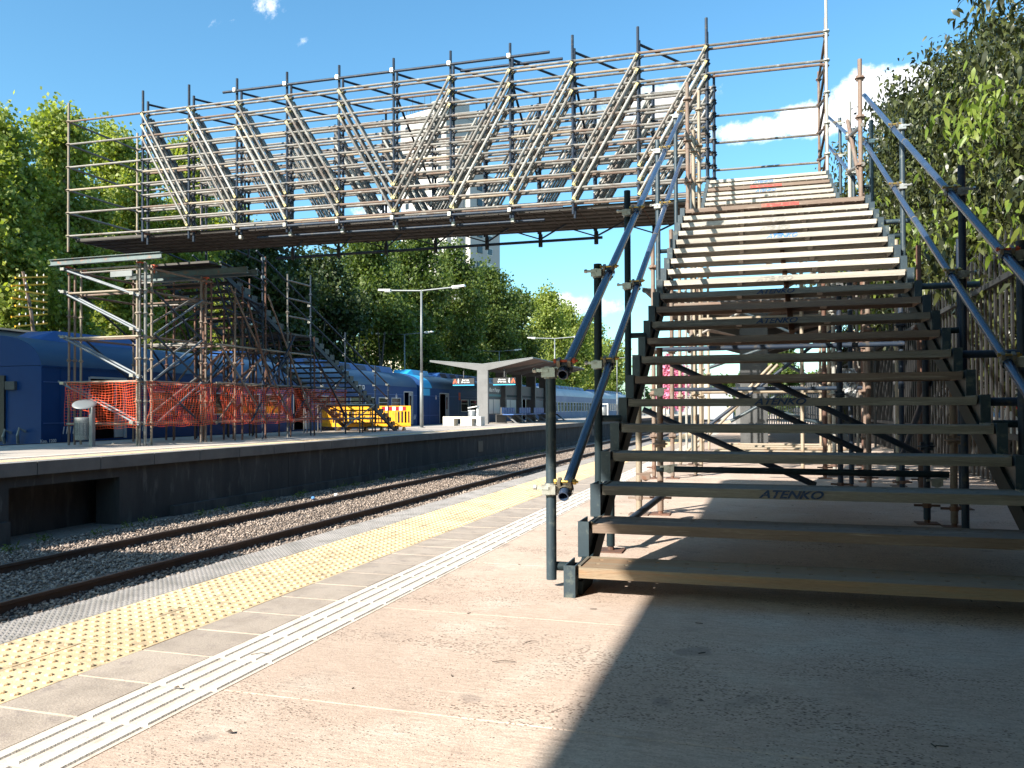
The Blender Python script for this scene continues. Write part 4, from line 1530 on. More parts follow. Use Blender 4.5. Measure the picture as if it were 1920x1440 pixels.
def coupler(parent, post, railp, rdir, m='zinc', near_=True, big=False):
    """swivel clamp: one collar on the upright, one on the rail, joined by a pivot, with bolts"""
    post, railp, rdir = Vector(post), Vector(railp), Vector(rdir).normalized()
    b = MB()
    rr = 0.0315
    b.tube(post - Vector((0, 0, 0.028)), post + Vector((0, 0, 0.028)), rr, 12)
    b.tube(post - Vector((0, 0, 0.010)), post + Vector((0, 0, 0.010)), rr + 0.004, 12)
    mid = (post + railp) / 2
    b.bar(post + (railp - post) * 0.35, post + (railp - post) * 0.65, 0.035, 0.04)
    out = Vector((-1 if railp.x > post.x else 1, 0, 0))
    q = post + Vector((0, -rr - 0.012, 0))
    b.box(post.x - 0.034, post.x + 0.030, post.y - rr - 0.014, post.y - rr + 0.006, post.z - 0.022, post.z + 0.022)
    o1 = b.build('coupler', m, parent)
    b = MB()
    s = 0.003
    b.bar(post + Vector((0.0, -rr - 0.012, 0.008)), post + out * 0.075 + Vector((0, -rr - 0.012, 0.010)), 0.014, 0.014)
    b.tube(post + out * 0.058 + Vector((0, -rr - 0.012, 0.010)), post + out * 0.072 + Vector((0, -rr - 0.012, 0.011)), 0.013, 6)
    b.build('bolt', m, parent)
    b = MB()
    a_, c_ = railp - rdir * 0.027, railp + rdir * 0.027
    b.tube(a_, c_, rr, 14, caps=False)
    b.tube(railp - rdir * 0.010, railp + rdir * 0.010, rr + 0.005, 14, caps=False)
    up = Vector((0, 0, 1)) - rdir * rdir.z
    up.normalize()
    side = rdir.cross(up)
    for sg_ in (-1, 1):
        b.bar(railp + up * 0.020 + side * sg_ * 0.026, railp + up * 0.052 + side * sg_ * 0.026, 0.016, 0.042, up=rdir)
    b.bar(railp - up * 0.02, railp - up * 0.043, 0.022, 0.036, up=rdir)
    b.build('coupler', 'zincold', parent)
    b = MB()
    b.tube(railp + up * 0.042 - side * 0.05, railp + up * 0.042 + side * 0.062, 0.0065, 8)
    b.tube(railp + up * 0.042 + side * 0.040, railp + up * 0.042 + side * 0.052, 0.014, 6)
    b.tube(railp + up * 0.042 - side * 0.05, railp + up * 0.042 - side * 0.040, 0.012, 6)
    b.build('bolt', 'brass' if not big else 'redcap', parent)


LP = [(3.70, 0.035, 1.02), (4.92, 0.36, 1.71), (6.17, 0.95, 2.48), (8.27, 2.0, 3.53), (10.33, 3.0, 4.50)]
RP = [(4.86, 0.36, 1.70), (6.10, 0.0, 2.45), (8.33, 2.0, 3.53), (10.36, 3.0, 4.20)]
slopeU = (4.50 - 1.0) / (10.34 - 3.68)
zU = lambda y: 1.0 + (y - 3.68) * slopeU
zL = lambda y: 0.485 + (y - 3.76) * slopeU
for side, posts, xp, xr in ((-1, LP, -0.905, -0.835), (1, RP, 1.355, 1.285)):
    for i, (y, z0, z1) in enumerate(posts):
        mt = ['teal', 'darkteal', 'darkteal', 'teal', 'teal'][i] if side < 0 else ['navy', 'navy', 'teal', 'teal'][i]
        tube_obj('handrail_post', near, (xp, y, z0), (xp, y, z1), 0.0245, mt, 14, hollow=True)
        zt = TZ(1) + (y - TY(1)) / GO * RISE
        if i == 0 and side < 0:
            zt -= 0.075
        tube_obj('post_arm', near, (xp - side * 0.02, y + 0.02, zt - 0.05), (XL - 0.03 if side < 0 else XR + 0.03, y + 0.02, zt - 0.05), 0.021, 'darkteal', 10)
        for zf in ((zU, zL) if i < 4 or side > 0 else (zU,)):
            zz = zf(y)
            if zz < z1 + 0.05 and zz > z0:
                coupler(near, (xp, y, min(zz, z1 - 0.025)), (xr, y, zz), (0, 1, slopeU), big=(i == 0 and zf is zU))
    for zf, ys0 in ((zU, 3.645), (zL, 3.645)):
        y0r = ys0 if side < 0 else 4.2
        y1r = 10.36
        ym = 7.75 if zf is zU else 7.35
        tube_obj('handrail', near, (xr, y0r, zf(y0r)), (xr, ym, zf(ym)), 0.0242, 'navyrail', 18, hollow=True)
        tube_obj('handrail', near, (xr, ym + 0.012, zf(ym)), (xr, y1r, zf(y1r)), 0.0242, 'navyrail', 18, hollow=True)
        b = MB()
        d = Vector((0, 1, slopeU)).normalized()
        c = Vector((xr, ym + 0.006, zf(ym) + 0.003))
        b.tube(c - d * 0.012, c + d * 0.012, 0.0252, 16)
        b.build('joint_ring', 'zincold', near)
# long arms on the right-hand side
for n, xe in ((12, 1.66), (18, 1.50), (8, 1.75), (6, 1.75)):
    tube_obj('outrigger', near, (XR + 0.06, TY(n) + 0.05, TZ(n) - 0.03), (xe, TY(n) + 0.05, TZ(n) - 0.03), 0.0242, 'teal' if n > 10 else 'navy', 12, hollow=True)
# upper-flight handrails
for xr, xp, ya, za, yb, zb in ((1.285, 1.33, 11.47, 4.34, 15.2, 5.93), (-0.79, -0.83, 11.6, 4.50, 15.4, 6.15)):
    for dz in (0, -0.50):
        tube_obj('handrail', near, (xr, ya, za + dz), (xr, yb, zb + dz), 0.0242, 'navyrail', 12)
    for y in (11.9, 13.6):
        zz = za + (y - ya) * (zb - za) / (yb - ya)
        tube_obj('handrail_post', near, (xp, y, zz - 1.1), (xp, y, zz + 0.1), 0.0245, 'teal', 10)
        for dz in (0, -0.5):
            coupler(near, (xp, y, zz + dz), (xr, y, zz + dz), (0, yb - ya, zb - za))
# short level rails at the landing
for x, m_ in ((-0.75, 'rust'), (1.22, 'galv')):
    for z in (4.05, 3.6):
        tube_obj('landing_rail', near, (x, 10.0, z), (x, 11.6, z + 0.35), 0.0242, m_, 8)
    tube_obj('landing_brace', near, (x, 10.05, 3.25), (x, 11.5, 4.6), 0.0242, 'rust', 8)

# ------------------------------------------------------------------ scaffold under the stairs
sup = thing('scaffold_tower', 'rusty scaffold standards on base jacks that carry the near staircase and landing', 'scaffold tower', (0.2, 9.9, 0), 'scaffold towers under the footbridge', True)
near_std = [
    (-0.86, 6.40, 0.03, 1.15, 'beige', ()), (-0.70, 6.45, 0.03, 1.30, 'rust', (0.55, 1.05)), (1.18, 6.41, 0.03, 1.35, 'navy', (0.55,)), (1.32, 6.25, 0.03, 1.2, 'rust', (0.6,)),
    (-0.80, 4.72, 0.03, 0.42, 'darkteal', ()),
    (-1.13, 9.75, 0.03, 2.85, 'rust', (0.5, 1.0, 1.5, 2.0, 2.5)), (-0.92, 9.80, 0.03, 2.95, 'rust', (0.5, 1.5, 2.5)), (1.20, 9.85, 0.03, 2.95, 'rust', (0.5, 1.0, 1.5, 2.0, 2.5)),
    (-0.735, 10.0, 2.98, 4.76, 'rust', (3.55, 4.05, 4.55)), (-0.685, 10.28, 0.03, 4.27, 'beige', (1.0, 2.0, 3.05, 4.0)), (1.20, 10.05, 3.15, 4.82, 'rust', (3.60, 4.15, 4.6)),
    (1.24, 11.5, 0.03, 4.85, 'white_tube', (1.0, 2.0, 3.0, 3.9, 4.4)), (-0.69, 11.5, 0.03, 5.22, 'beige', (1, 2, 3, 3.95, 4.45, 4.95)),
    (0.76, 8.0, 0.03, 1.95, 'navy', (0.95,)), (0.62, 11.4, 0.03, 3.0, 'beige', (1, 2)), (1.02, 12.2, 0.03, 3.2, 'beige', (1, 2)), (0.94, 10.6, 0.03, 3.0, 'white_tube', (1, 2)),
    (-1.02, 12.1, 0.03, 3.4, 'beige', (1, 2, 3)), (-0.86, 12.4, 0.03, 3.5, 'white_tube', (1, 2, 3)), (-0.93, 13.3, 0.03, 4.6, 'beige', (1, 2, 3)),
    (0.98, 9.2, 0.03, 2.5, 'navy', (0.6, 1.6)), (1.28, 10.7, 0.03, 3.0, 'rusted', (0.6, 1.6)), (0.80, 10.2, 0.03, 2.8, 'rusted', (0.6, 1.6)), (1.42, 11.9, 0.03, 3.0, 'navy', (0.6, 1.6)), (1.6, 10.1, 0.03, 2.6, 'rusted', (0.6, 1.6)), (1.55, 8.7, 0.03, 2.4, 'rusted', (0.6, 1.6)),
    (1.33, 8.35, 0.03, 2.3, 'navy', (0.6, 1.6)), (1.10, 8.8, 0.03, 2.4, 'rust', (0.6, 1.6)), (1.46, 9.4, 0.03, 2.6, 'beige', (0.6, 1.6)), (1.62, 7.4, 0.03, 2.2, 'navy', (0.6,)),
]
for x, y, z0, z1, m_, ros in near_std:
    standard(sup, x, y, z0, z1, m_, ros, 10)
    if z0 < 0.1:
        b = MB()
        b.box(x - 0.075, x + 0.075, y - 0.075, y + 0.075, 0.001, 0.008)
        b.tube((x, y, 0.008), (x, y, 0.14), 0.019, 8)
        b.lathe([(0.03, 0.115), (0.03, 0.145)], 8, (x, y, 0))
        b.bar((x - 0.085, y, 0.13), (x + 0.085, y, 0.13), 0.016, 0.016)
        b.build('base_jack', 'rusted' if m_ != 'beige' else 'rust', sup)
for x0, y0, z0, x1, y1, z1, m_ in (
    (-0.86, 6.33, 0.235, 1.40, 6.20, 0.235, 'rusted'), (-0.72, 6.38, 0.36, 1.30, 6.30, 0.36, 'darkteal'), (-0.62, 6.52, 1.18, 0.77, 6.52, 0.50, 'navy'), (-0.85, 6.60, 0.82, 0.45, 6.60, 0.24, 'navy'),
    (0.10, 6.65, 1.05, 1.30, 6.65, 0.42, 'navy'), (-0.75, 4.75, 0.13, -0.63, 6.1, 0.20, 'navy'), (-0.95, 8.30, 1.42, 1.35, 8.30, 1.42, 'navy'), (-0.92, 9.82, 1.05, 1.2, 9.90, 1.05, 'navy'),
    (-0.92, 9.82, 2.05, 1.2, 9.90, 2.05, 'rust'), (-0.92, 9.82, 2.80, 1.2, 9.90, 2.80, 'rust'), (-1.06, 14.0, 0.12, 0.30, 13.9, 1.54, 'beige'), (-0.98, 13.7, 0.10, 0.38, 13.6, 1.52, 'beige'),
    (-0.31, 12, 0.64, 0.40, 12, 1.05, 'teal'), (0.0, 12, 0.89, 1.10, 12, 0.55, 'teal'), (-0.6, 12, 1.41, 0.3, 12, 1.72, 'teal'), (0.2, 12.1, 1.60, 1.1, 12.1, 1.05, 'teal'),
    (-0.69, 11.5, 1.05, 1.24, 11.5, 1.05, 'beige'), (-0.69, 11.5, 2.05, 1.24, 11.5, 2.05, 'beige'), (-0.69, 11.5, 3.0, 1.24, 11.5, 3.0, 'beige'),
    (-0.72, 9.9, 1.5, -0.72, 11.5, 2.6, 'rust'), (1.22, 9.9, 0.6, 1.22, 11.5, 1.8, 'rust'), (1.22, 11.5, 2.0, 1.22, 9.9, 2.9, 'rust'), (-0.7, 11.5, 0.5, 1.2, 11.5, 2.0, 'navy'), (1.33, 8.3, 0.4, 1.2, 6.4, 1.0, 'navy')):
    tube_obj('ledger' if abs(z1 - z0) < 0.05 else 'diagonal_brace', sup, (x0, y0, z0), (x1, y1, z1), 0.0242, m_, 10, hollow=True)
for (x, y, z) in ((-0.80, 6.36, 0.30), (-0.62, 6.38, 0.36), (1.22, 6.30, 0.30), (-0.66, 6.0, 0.22), (-0.70, 6.45, 0.95)):
    b = MB()
    b.tube((x, y - 0.03, z), (x, y + 0.03, z), 0.033, 8)
    b.box(x - 0.04, x + 0.035, y - 0.045, y - 0.02, z - 0.02, z + 0.03)
    b.bar((x - 0.07, y - 0.04, z + 0.02), (x + 0.06, y - 0.04, z + 0.035), 0.014, 0.014)
    b.build('coupler', 'zinc' if x > -0.75 else 'rust', sup)
wr = thing('plastic_wrap', 'crumpled clear plastic wrap tied round a standard behind the staircase', 'plastic wrap', (0.93, 9.0, 0.95), None, True)
b = MB()
vs_, fs = [], []
nn, mm_ = 26, 14
for j in range(mm_):
    for i in range(nn):
        a = 2 * math.pi * i / nn
        rr = 0.055 + 0.03 * math.sin(j / (mm_ - 1) * math.pi) + random.uniform(-0.018, 0.018)
        vs_.append((0.94 + rr * math.cos(a), 9.0 + rr * math.sin(a), 0.93 + 0.30 * j / (mm_ - 1)))
for j in range(mm_ - 1):
    for i in range(nn):
        fs.append((j * nn + i, j * nn + (i + 1) % nn, (j + 1) * nn + (i + 1) % nn, (j + 1) * nn + i))
b.add(vs_, fs)
b.build('wrap', 'polythene', wr)

# tubes stacked on the slabs beyond the stairs
tid = 0
for i in range(16):
    y = 12.6 + 0.30 * i + random.uniform(-0.05, 0.05)
    x0, x1 = -0.75 + random.uniform(-0.2, 0.1), 1.25 + random.uniform(-0.1, 0.2)
    z = 0.030 if i % 3 else 0.10
    o = tube_obj('scaffold_tube', None, (x0, y, z), (x1, y + random.uniform(-0.12, 0.12), z), 0.0242, ['beige', 'rust', 'galv'][i % 3], 8, hollow=True)
    tag(o, 'loose scaffold tube lying across the slabs behind the staircase, one of a row', 'scaffold tube', 'loose tubes lying behind the staircase')

# ================================================================== FOOTBRIDGE
BAY = 1.179
BX = lambda k: -0.957 - BAY * k
BY = lambda x: 14.333 + 0.00464 * (x + 0.957)
ZT = lambda x: 7.07 - 0.0125 * (x + 0.957)
DZ = 0.2545
WB = 2.07
bridge = thing('scaffold_footbridge', 'long temporary footbridge of scaffold tubes crossing high above the empty track', 'footbridge', (-6.85, 15.3, 4.4))
kl, kr = 11.70, -1.635       # end posts
LEV = [ZT(BX(0)) - DZ * i for i in range(11)]
planes = [(0.0, 'A'), (0.15, 'B'), (WB - 0.15, 'C'), (WB, 'D')]


def ledger_mat():
    return random.choice(['galv'] * 8 + ['beige', 'rust'])


def P(k, off, lev):
    x = BX(k)
    return Vector((x, BY(x) + off, ZT(x) - DZ * lev))


for k in range(11):
    for off, nm in planes:
        x = BX(k)
        zt = ZT(x)
        up = {'A': 0.48, 'B': 0.30, 'C': 0.05, 'D': 0.33}[nm]
        dn = {'A': 0.22, 'B': 0.26, 'C': 0.12, 'D': 0.26}[nm]
        z0, z1 = zt - DZ * 10 - dn, zt + up
        standard(bridge, x, BY(x) + off, z0, z1, 'navy' if nm in 'AB' else 'navy', [zt - DZ * i for i in range(11)], 8, r=0.026)
far_l = MB()
for k in range(10):
    for off, nm in planes:
        for lev in range(11):
            j0, j1 = random.uniform(-0.006, 0.006), random.uniform(-0.006, 0.006)
            a, c = P(k, off - 0.02, lev + j0), P(k + 1, off - 0.02, lev + j1)
            if nm in 'AB':
                tube_obj('ledger', bridge, a, c, 0.0235, ledger_mat(), 8)
            else:
                far_l.tube(a, c, 0.0235, 6)
o = far_l.build('far_ledgers', 'galv', bridge, smooth=False)
o['kind'] = 'stuff'
# diagonals, three to a bay, falling towards the middle post
for k in range(10):
    hi, lo = (k + 1, k) if k >= 5 else (k, k + 1)
    for off, nm in ((-0.045, 'A'), (0.105, 'B'), (0.20, 'B2'), (0.28, 'B3'), (WB - 0.34, 'C2'), (WB - 0.19, 'C'), (WB - 0.04, 'D')):
        if nm == 'B2' and k in (4, 5) or nm == 'B3' and k < 7:
            continue
        for q in range(3):
            a = P(hi, off, q + 0.08)
            c = P(lo, off, 8 + q - 0.12)
            d = (c - a).normalized()
            tube_obj('diagonal_brace', bridge, a + d * 0.05, c - d * 0.06, 0.0252, random.choice(['galv', 'galv', 'white_tube', 'galv', 'galv']), 8)
            if nm in ('A', 'B'):
                b = MB()
                for e in (a + d * 0.05, c - d * 0.06):
                    b.bar(e - d * 0.05, e + d * 0.05, 0.03, 0.05)
                b.build('brace_end_clamp', 'yclamp', bridge)
# end bays
for lev in (0, 2, 4, 6, 8, 10):
    a, c = P(kl, 0, lev), P(10, 0, lev)
    tube_obj('ledger', bridge, a, c, 0.0235, ledger_mat(), 8)
    a2 = P(kl, WB, lev)
    tube_obj('ledger', bridge, a2, P(10, WB, lev), 0.0235, 'galv', 8)
    tube_obj('ledger', bridge, a, a2, 0.0235, 'galv', 8)
for off in (0, WB):
    x = BX(kl)
    standard(bridge, x, BY(x) + off, ZT(x) - DZ * 10 - 0.35, ZT(x) + 0.42, 'beige', [ZT(x) - DZ * i for i in (0, 2, 4, 6, 8, 10)], 8)
x = BX(10.0) - 0.14
standard(bridge, x, BY(x) + WB, ZT(x) - DZ * 10, ZT(x) - 0.2, 'beige', [ZT(x) - DZ * i for i in (2, 4, 6, 8)], 8)
for lev in (0, 1.9):
    for off in (0.0, 0.15):
        tube_obj('ledger', bridge, P(0, off, lev), P(kr, off, lev), 0.0235, 'galv' if off == 0 else 'rust', 8)
for lev in (2.0, 4.1, 6.2, 8.2):
    tube_obj('ledger', bridge, P(0, WB, lev), P(kr, WB, lev), 0.0235, 'navy' if lev > 8 else 'galv', 8)
for off, up in ((0.0, 0.52), (WB, 0.15)):
    x = BX(kr)
    standard(bridge, x, BY(x) + off, ZT(x) - DZ * 10.6, ZT(x) + up, 'white_tube' if off == 0 else 'rust', [ZT(x) - DZ * i for i in (0, 1.9, 4, 6, 8, 10)], 8)
x = BX(kr)
standard(bridge, x + 0.0, BY(x) + 0.16, ZT(x) - DZ * 9, ZT(x) + 0.30, 'rust', [ZT(x) - DZ * i for i in (0, 2, 4, 6, 8)], 8)
for lev in (0, 2, 4, 6, 8):
    tube_obj('ledger', bridge, P(kr, 0.16, lev), P(kr, WB, lev), 0.0235, 'rust', 8)
    if lev < 8:
        tube_obj('diagonal_brace', bridge, P(kr, 0.16, lev + 2), P(kr, WB, lev), 0.0235, 'rust', 8)
# dark chords clamped along the face
for (ka, kb, off, dz, mtl) in ((8.25, 2.35, -0.06, 0.20, 'navy'), (3.9, 2.2, 0.21, 0.17, 'navy'), (7.9, 2.15, -0.06, -DZ * 10 - 0.10, 'navy'), (7.7, 2.5, 0.21, -DZ * 10 - 0.24, 'navy'), (9.0, 7.6, -0.06, -DZ * 10 - 0.05, 'galv')):
    xa, xb = BX(ka), BX(kb)
    tube_obj('chord_tube', bridge, (xa, BY(xa) + off, ZT(xa) + dz), (xb, BY(xb) + off, ZT(xb) + dz), 0.026, mtl, 10, hollow=True)
for k in range(3, 9):
    for off, dz in ((-0.03, 0.20), (-0.03, -DZ * 10 - 0.10), (0.18, -DZ * 10 - 0.24)):
        x = BX(k)
        b = MB()
        b.tube((x - 0.035, BY(x) + off - 0.03, ZT(x) + dz), (x + 0.035, BY(x) + off - 0.03, ZT(x) + dz), 0.036, 8)
        b.box(x - 0.03, x + 0.03, BY(x) + off - 0.08, BY(x) + off - 0.03, ZT(x) + dz - 0.02, ZT(x) + dz + 0.05)
        b.build('coupler', 'zinc', bridge)
# plan bracing across the top and the open sides
for k in range(1, 11):
    a = P(k, 0.17, 0) + Vector((0, 0, 0.24))
    c = P(k - 1, WB - 0.03, 0) + Vector((0, 0, 0.24))
    tube_obj('plan_brace', bridge, a, c, 0.0245, 'navy', 8)
    tube_obj('transom', bridge, P(k, 0, 10.15), P(k, WB, 10.15), 0.026, 'rusted', 8)
    a = P(k, 0.17, 3.1) if k < 9 else P(k, 0.17, 2.1)
    if k in (2, 3, 5, 6, 7, 8):
        tube_obj('frame_brace', bridge, P(k, 0.17, 1.0), P(k, WB - 0.03, 6.5), 0.0235, 'navy', 8)
# deck
for i in range(6):
    k = 11
    segs = [(11.70, 10)] + [(j, j - 1) for j in range(10, 0, -1)] + [(0, kr)]
    for (ka, kb) in segs:
        xa, xb = BX(ka) + 0.012, BX(kb) - 0.012
        ya = BY(xa) + 0.19 + 0.29 * i
        b = MB()
        za, zb_ = ZT(xa) - DZ * 10 - 0.075, ZT(xb) - DZ * 10 - 0.075
        d = 0.275
        pts = []
        for (x_, z_) in ((xa, za), (xb, zb_)):
            pts += [(x_, ya, z_), (x_, ya + d, z_), (x_, ya + d, z_ + 0.05), (x_, ya, z_ + 0.05)]
        b.add(pts, [(0, 1, 2, 3), (7, 6, 5, 4), (0, 4, 5, 1), (1, 5, 6, 2), (2, 6, 7, 3), (3, 7, 4, 0)])
        for q in (0.25, 0.5, 0.75):
            x_ = xa + (xb - xa) * q
            z_ = za + (zb_ - za) * q
            b.box(x_ - 0.012, x_ + 0.012, ya + 0.01, ya + d - 0.01, z_ - 0.014, z_ - 0.001)
        b.bar((xa, ya + 0.02, za - 0.008), (xb, ya + 0.02, zb_ - 0.008), 0.02, 0.014)
        b.bar((xa, ya + d - 0.02, za - 0.008), (xb, ya + d - 0.02, zb_ - 0.008), 0.02, 0.014)
        b.build('deck_plank', 'deck', bridge)
# knee braces and hangers under the far side, far lower tube
for k in range(1, 9):
    x = BX(k)
    a = Vector((x, BY(x) + WB, ZT(x) - DZ * 10 - 0.20))
    tube_obj('knee_brace', bridge, a, (x + 0.72, BY(x) + WB - 0.75, ZT(x) - DZ * 10 - 0.10), 0.018, 'navy', 6)
    tube_obj('knee_brace', bridge, a, (x - 0.42, BY(x) + WB - 0.2, ZT(x) - DZ * 10 - 0.08), 0.014, 'navy', 6)
    b = MB()
    b.tube(a - Vector((0, 0, 0.16)), a + Vector((0, 0, 0.10)), 0.045, 8)
    b.build('foot_coupler', 'black', bridge)
for off in (WB + 0.05,):
    xa, xb = BX(8.4), BX(1.9)
    tube_obj('chord_tube', bridge, (xa, BY(xa) + off, ZT(xa) - DZ * 10 - 0.30), (xb, BY(xb) + off, ZT(xb) - DZ * 10 - 0.22), 0.03, 'navy', 8)

# scaffold posts under the right end of the footbridge
tw2 = thing('scaffold_tower', 'pale scaffold standards under the right end of the footbridge, seen between the treads', 'scaffold tower', (0, 15.3, 0), 'scaffold towers under the footbridge')
for (x, y, m_) in ((-1.52, 16.3, 'white_tube'), (-1.38, 16.3, 'beige'), (-1.25, 16.4, 'beige'), (-1.10, 16.4, 'beige'), (-1.2, 14.4, 'white_tube'), (-1.07, 14.4, 'beige'), (0.90, 14.4, 'beige'), (1.05, 14.4, 'white_tube'), (0.95, 16.4, 'beige'), (1.45, 14.9, 'galv'), (1.25, 13.6, 'beige')):
    standard(tw2, x, y, 0.02, 4.30, m_, [0.5, 1.0, 1.5, 2.0, 2.5, 3.0, 3.5, 4.0], 8)
for z in (0.5, 2.0, 3.5):
    for y in (14.4, 16.4):
        tube_obj('ledger', tw2, (-1.15, y, z), (0.95, y, z), 0.0242, 'beige', 8)
for z in (2.05, 3.2):
    tube_obj('diagonal_brace', tw2, (-1.2, 14.35, z), (0.9, 14.35, z + 1.1), 0.0242, 'galv', 8)
    tube_obj('diagonal_brace', tw2, (-1.2, 16.45, z + 1.0), (0.9, 16.45, z), 0.0242, 'teal', 8)

# ================================================================== TOWER UNDER THE LEFT END
tw = thing('scaffold_tower', 'tall rusty scaffold tower on the far platform carrying the left end of the footbridge', 'scaffold tower', (-13.8, 15.5, ZF), 'scaffold towers under the footbridge')
XA, XB = -14.80, -12.86
rows = [14.33, 14.50, 14.68, 16.30, 16.50, 16.70]
tro = [0.54, 1.03, 1.46, 1.95, 2.43, 2.93, 3.43, 3.92]
for y in rows:
    for x in (XA, XB):
        x_ = x + random.uniform(-0.02, 0.02)
        standard(tw, x_, y, ZF, 4.02, random.choice(['galv', 'beige', 'galv', 'rust']) if y < 15 else random.choice(['rusted', 'galv', 'rust']), tro, 8)  # rear rows get darker tubes, standing in for shade under the deck
standard(tw, XB + 0.06, 14.42, ZF, 4.04, 'galv', tro, 8, r=0.034)
standard(tw, XB - 0.10, 14.36, ZF, 4.04, 'beige', tro, 8)
for z in (0.54, 1.46, 2.43, 3.43, 3.94):
    for y in (14.30, 14.66, 16.3, 16.7):
        tube_obj('ledger', tw, (XA, y, z), (XB, y, z), 0.0242, 'beige' if y < 14.4 else random.choice(['galv', 'rust']), 8)
    for x in (XA, XB):
        tube_obj('ledger', tw, (x, 14.33, z), (x, 16.70, z), 0.0242, 'rust', 8)
for za, zb_ in ((3.96, 3.28), (3.46, 2.52), (2.46, 1.52), (1.44, 0.52)):
    for dy in (-0.06, 0.12):
        tube_obj('diagonal_brace', tw, (XA - 0.18, 14.30 + dy, za + 0.04), (XB + 0.06, 14.30 + dy, zb_), 0.0242, 'steelgrey', 8)
        b = MB()
        for (x_, z_) in ((XA - 0.02, za), (XB - 0.08, zb_ + 0.06)):
            b.tube((x_, 14.24 + dy, z_), (x_, 14.31 + dy, z_), 0.036, 8)
            b.box(x_ - 0.05, x_ + 0.05, 14.22 + dy, 14.24 + dy, z_ - 0.03, z_ + 0.03)
        b.build('coupler', 'zinc', tw)
for za, zb_ in ((1.5, 2.5), (2.5, 3.45), (0.5, 1.5)):
    tube_obj('diagonal_brace', tw, (XA + 0.05, 16.75, za), (XB, 16.75, zb_), 0.0242, 'navy', 8)
    tube_obj('diagonal_brace', tw, (XB + 0.05, 14.7, za), (XB + 0.05, 16.3, zb_), 0.0242, 'steelgrey', 8)
    tube_obj('diagonal_brace', tw, (XB + 0.05, 16.3, za), (XB + 0.05, 14.7, zb_), 0.0242, 'navy', 8)
    tube_obj('diagonal_brace', tw, (XB - 0.12, 14.7, za + 0.2), (XB - 0.12, 16.3, zb_ + 0.1), 0.0242, 'galv', 8)
    tube_obj('diagonal_brace', tw, (XA, 14.7, zb_), (XA, 16.3, za), 0.0242, 'navy', 8)
# steel beams carried on the tower heads
for (xa, xb, y, z, m_) in ((-15.12, -12.15, 14.15, 4.10, 'steelbeam'), (-15.1, -11.6, 16.35, 4.12, 'steelbeam'), (-15.1, -11.6, 16.75, 4.12, 'steelbeam')):
    if 'steelbeam' not in M:
        M['steelbeam'] = mat('steelbeam', (0.13, 0.17, 0.175), 0.5, 0.2, (0.10, 0.115, 0.115), 3, 0.45, 0.65, col3=(0.26, 0.15, 0.11))
    b = MB()
    b.box(xa, xb, y - 0.005, y + 0.005, z - 0.055, z + 0.055)
    b.box(xa, xb, y - 0.05, y + 0.05, z + 0.0551, z + 0.067)
    b.box(xa, xb, y - 0.05, y + 0.05, z - 0.067, z - 0.0551)
    b.build('steel_beam', m_, tw)
b = MB()
for x in (XA, XB):
    for y in (14.33, 14.75, 16.5):
        b.box(x - 0.05, x + 0.05, y - 0.05, y + 0.05, 4.0, 4.032)
        b.tube((x, y, 3.86), (x, y, 4.0), 0.02, 8)
b.build('head_jacks', 'redcap', tw)
b = MB()
b.box(-13.55, -12.98, 14.22, 14.26, 3.72, 3.84)
b.build('sheet_offcut', 'lamp', tw)

# ================================================================== FAR STAIRCASE, going away from the bridge
fs_ = thing('scaffold_staircase', 'dark scaffold staircase with landing descending away from the bridge onto the far platform', 'staircase', (-13.8, 22, ZF))
xa_, xb_ = -14.72, -12.86


def flight(y0, z0, n, kind='deck'):
    for i in range(n):
        y = y0 + GO * i
        z = z0 - RISE * i
        b = MB()
        b.box(xa_, xb_, y, y + 0.29, z - 0.045, z)
        b.build('tread', 'deck', fs_)
        for x in (xa_ - 0.05, xb_ + 0.004):
            b = MB()
            b.box(x, x + 0.05, y + 0.05, y + 0.30, z - 0.12, z + 0.03)
            b.build('bracket', 'black', fs_)
    for x in (xa_ - 0.02, xb_ + 0.03):
        b = MB()
        b.bar((x, y0, z0 - 0.12), (x, y0 + GO * n, z0 - RISE * n - 0.12), 0.06, 0.12)
        b.build('stringer', 'navy', fs_)


flight(16.95, 4.40, 9)
flight(21.25, 2.95, 19)
for i in range(5):
    b = MB()
    b.box(xa_, xb_, 19.72 + i * 0.30, 20.01 + i * 0.30, 2.96, 3.01)
    b.build('landing_plank', 'deck', fs_)
b = MB()
b.box(xa_, xb_, 16.6, 16.94, 4.40, 4.45)
b.build('landing_plank', 'deck', fs_)
for y, z1 in ((17.45, 3.9), (17.75, 4.0), (18.75, 4.92), (18.62, 4.95), (19.80, 4.62), (19.95, 3.0), (21.0, 4.78), (21.2, 3.0), (23.05, 3.28), (24.0, 1.4), (24.9, 1.0), (25.1, 2.34), (26.1, 1.70), (24.2, 1.3)):
    for x in (xa_ - 0.1, xb_ + 0.12):
        standard(fs_, x, y, ZF, z1, 'navy' if y in (18.62, 25.1, 26.1, 23.05) else random.choice(['galv', 'rusted', 'rust', 'navy']), [a for a in (0.55, 1.5, 2.0, 3.0, 3.55, 4.2) if a < z1 - 0.1], 8)
for z in (0.55, 1.5, 2.43):
    for (ya, yb) in ((16.7, 18.7), (18.7, 19.9), (19.9, 21.1), (21.1, 23.05)):
        if z > 2 and ya > 20.5:
            continue
        for x in (xa_ - 0.1, xb_ + 0.12):
            tube_obj('ledger', fs_, (x, ya, z), (x, yb, z), 0.0242, random.choice(['beige', 'galv', 'rust']), 8)
for z in (0.55, 1.0):
    tube_obj('ledger', fs_, (xb_ + 0.12, 21.1, z), (xb_ + 0.12, 24.9, z), 0.0242, 'white_tube', 8)
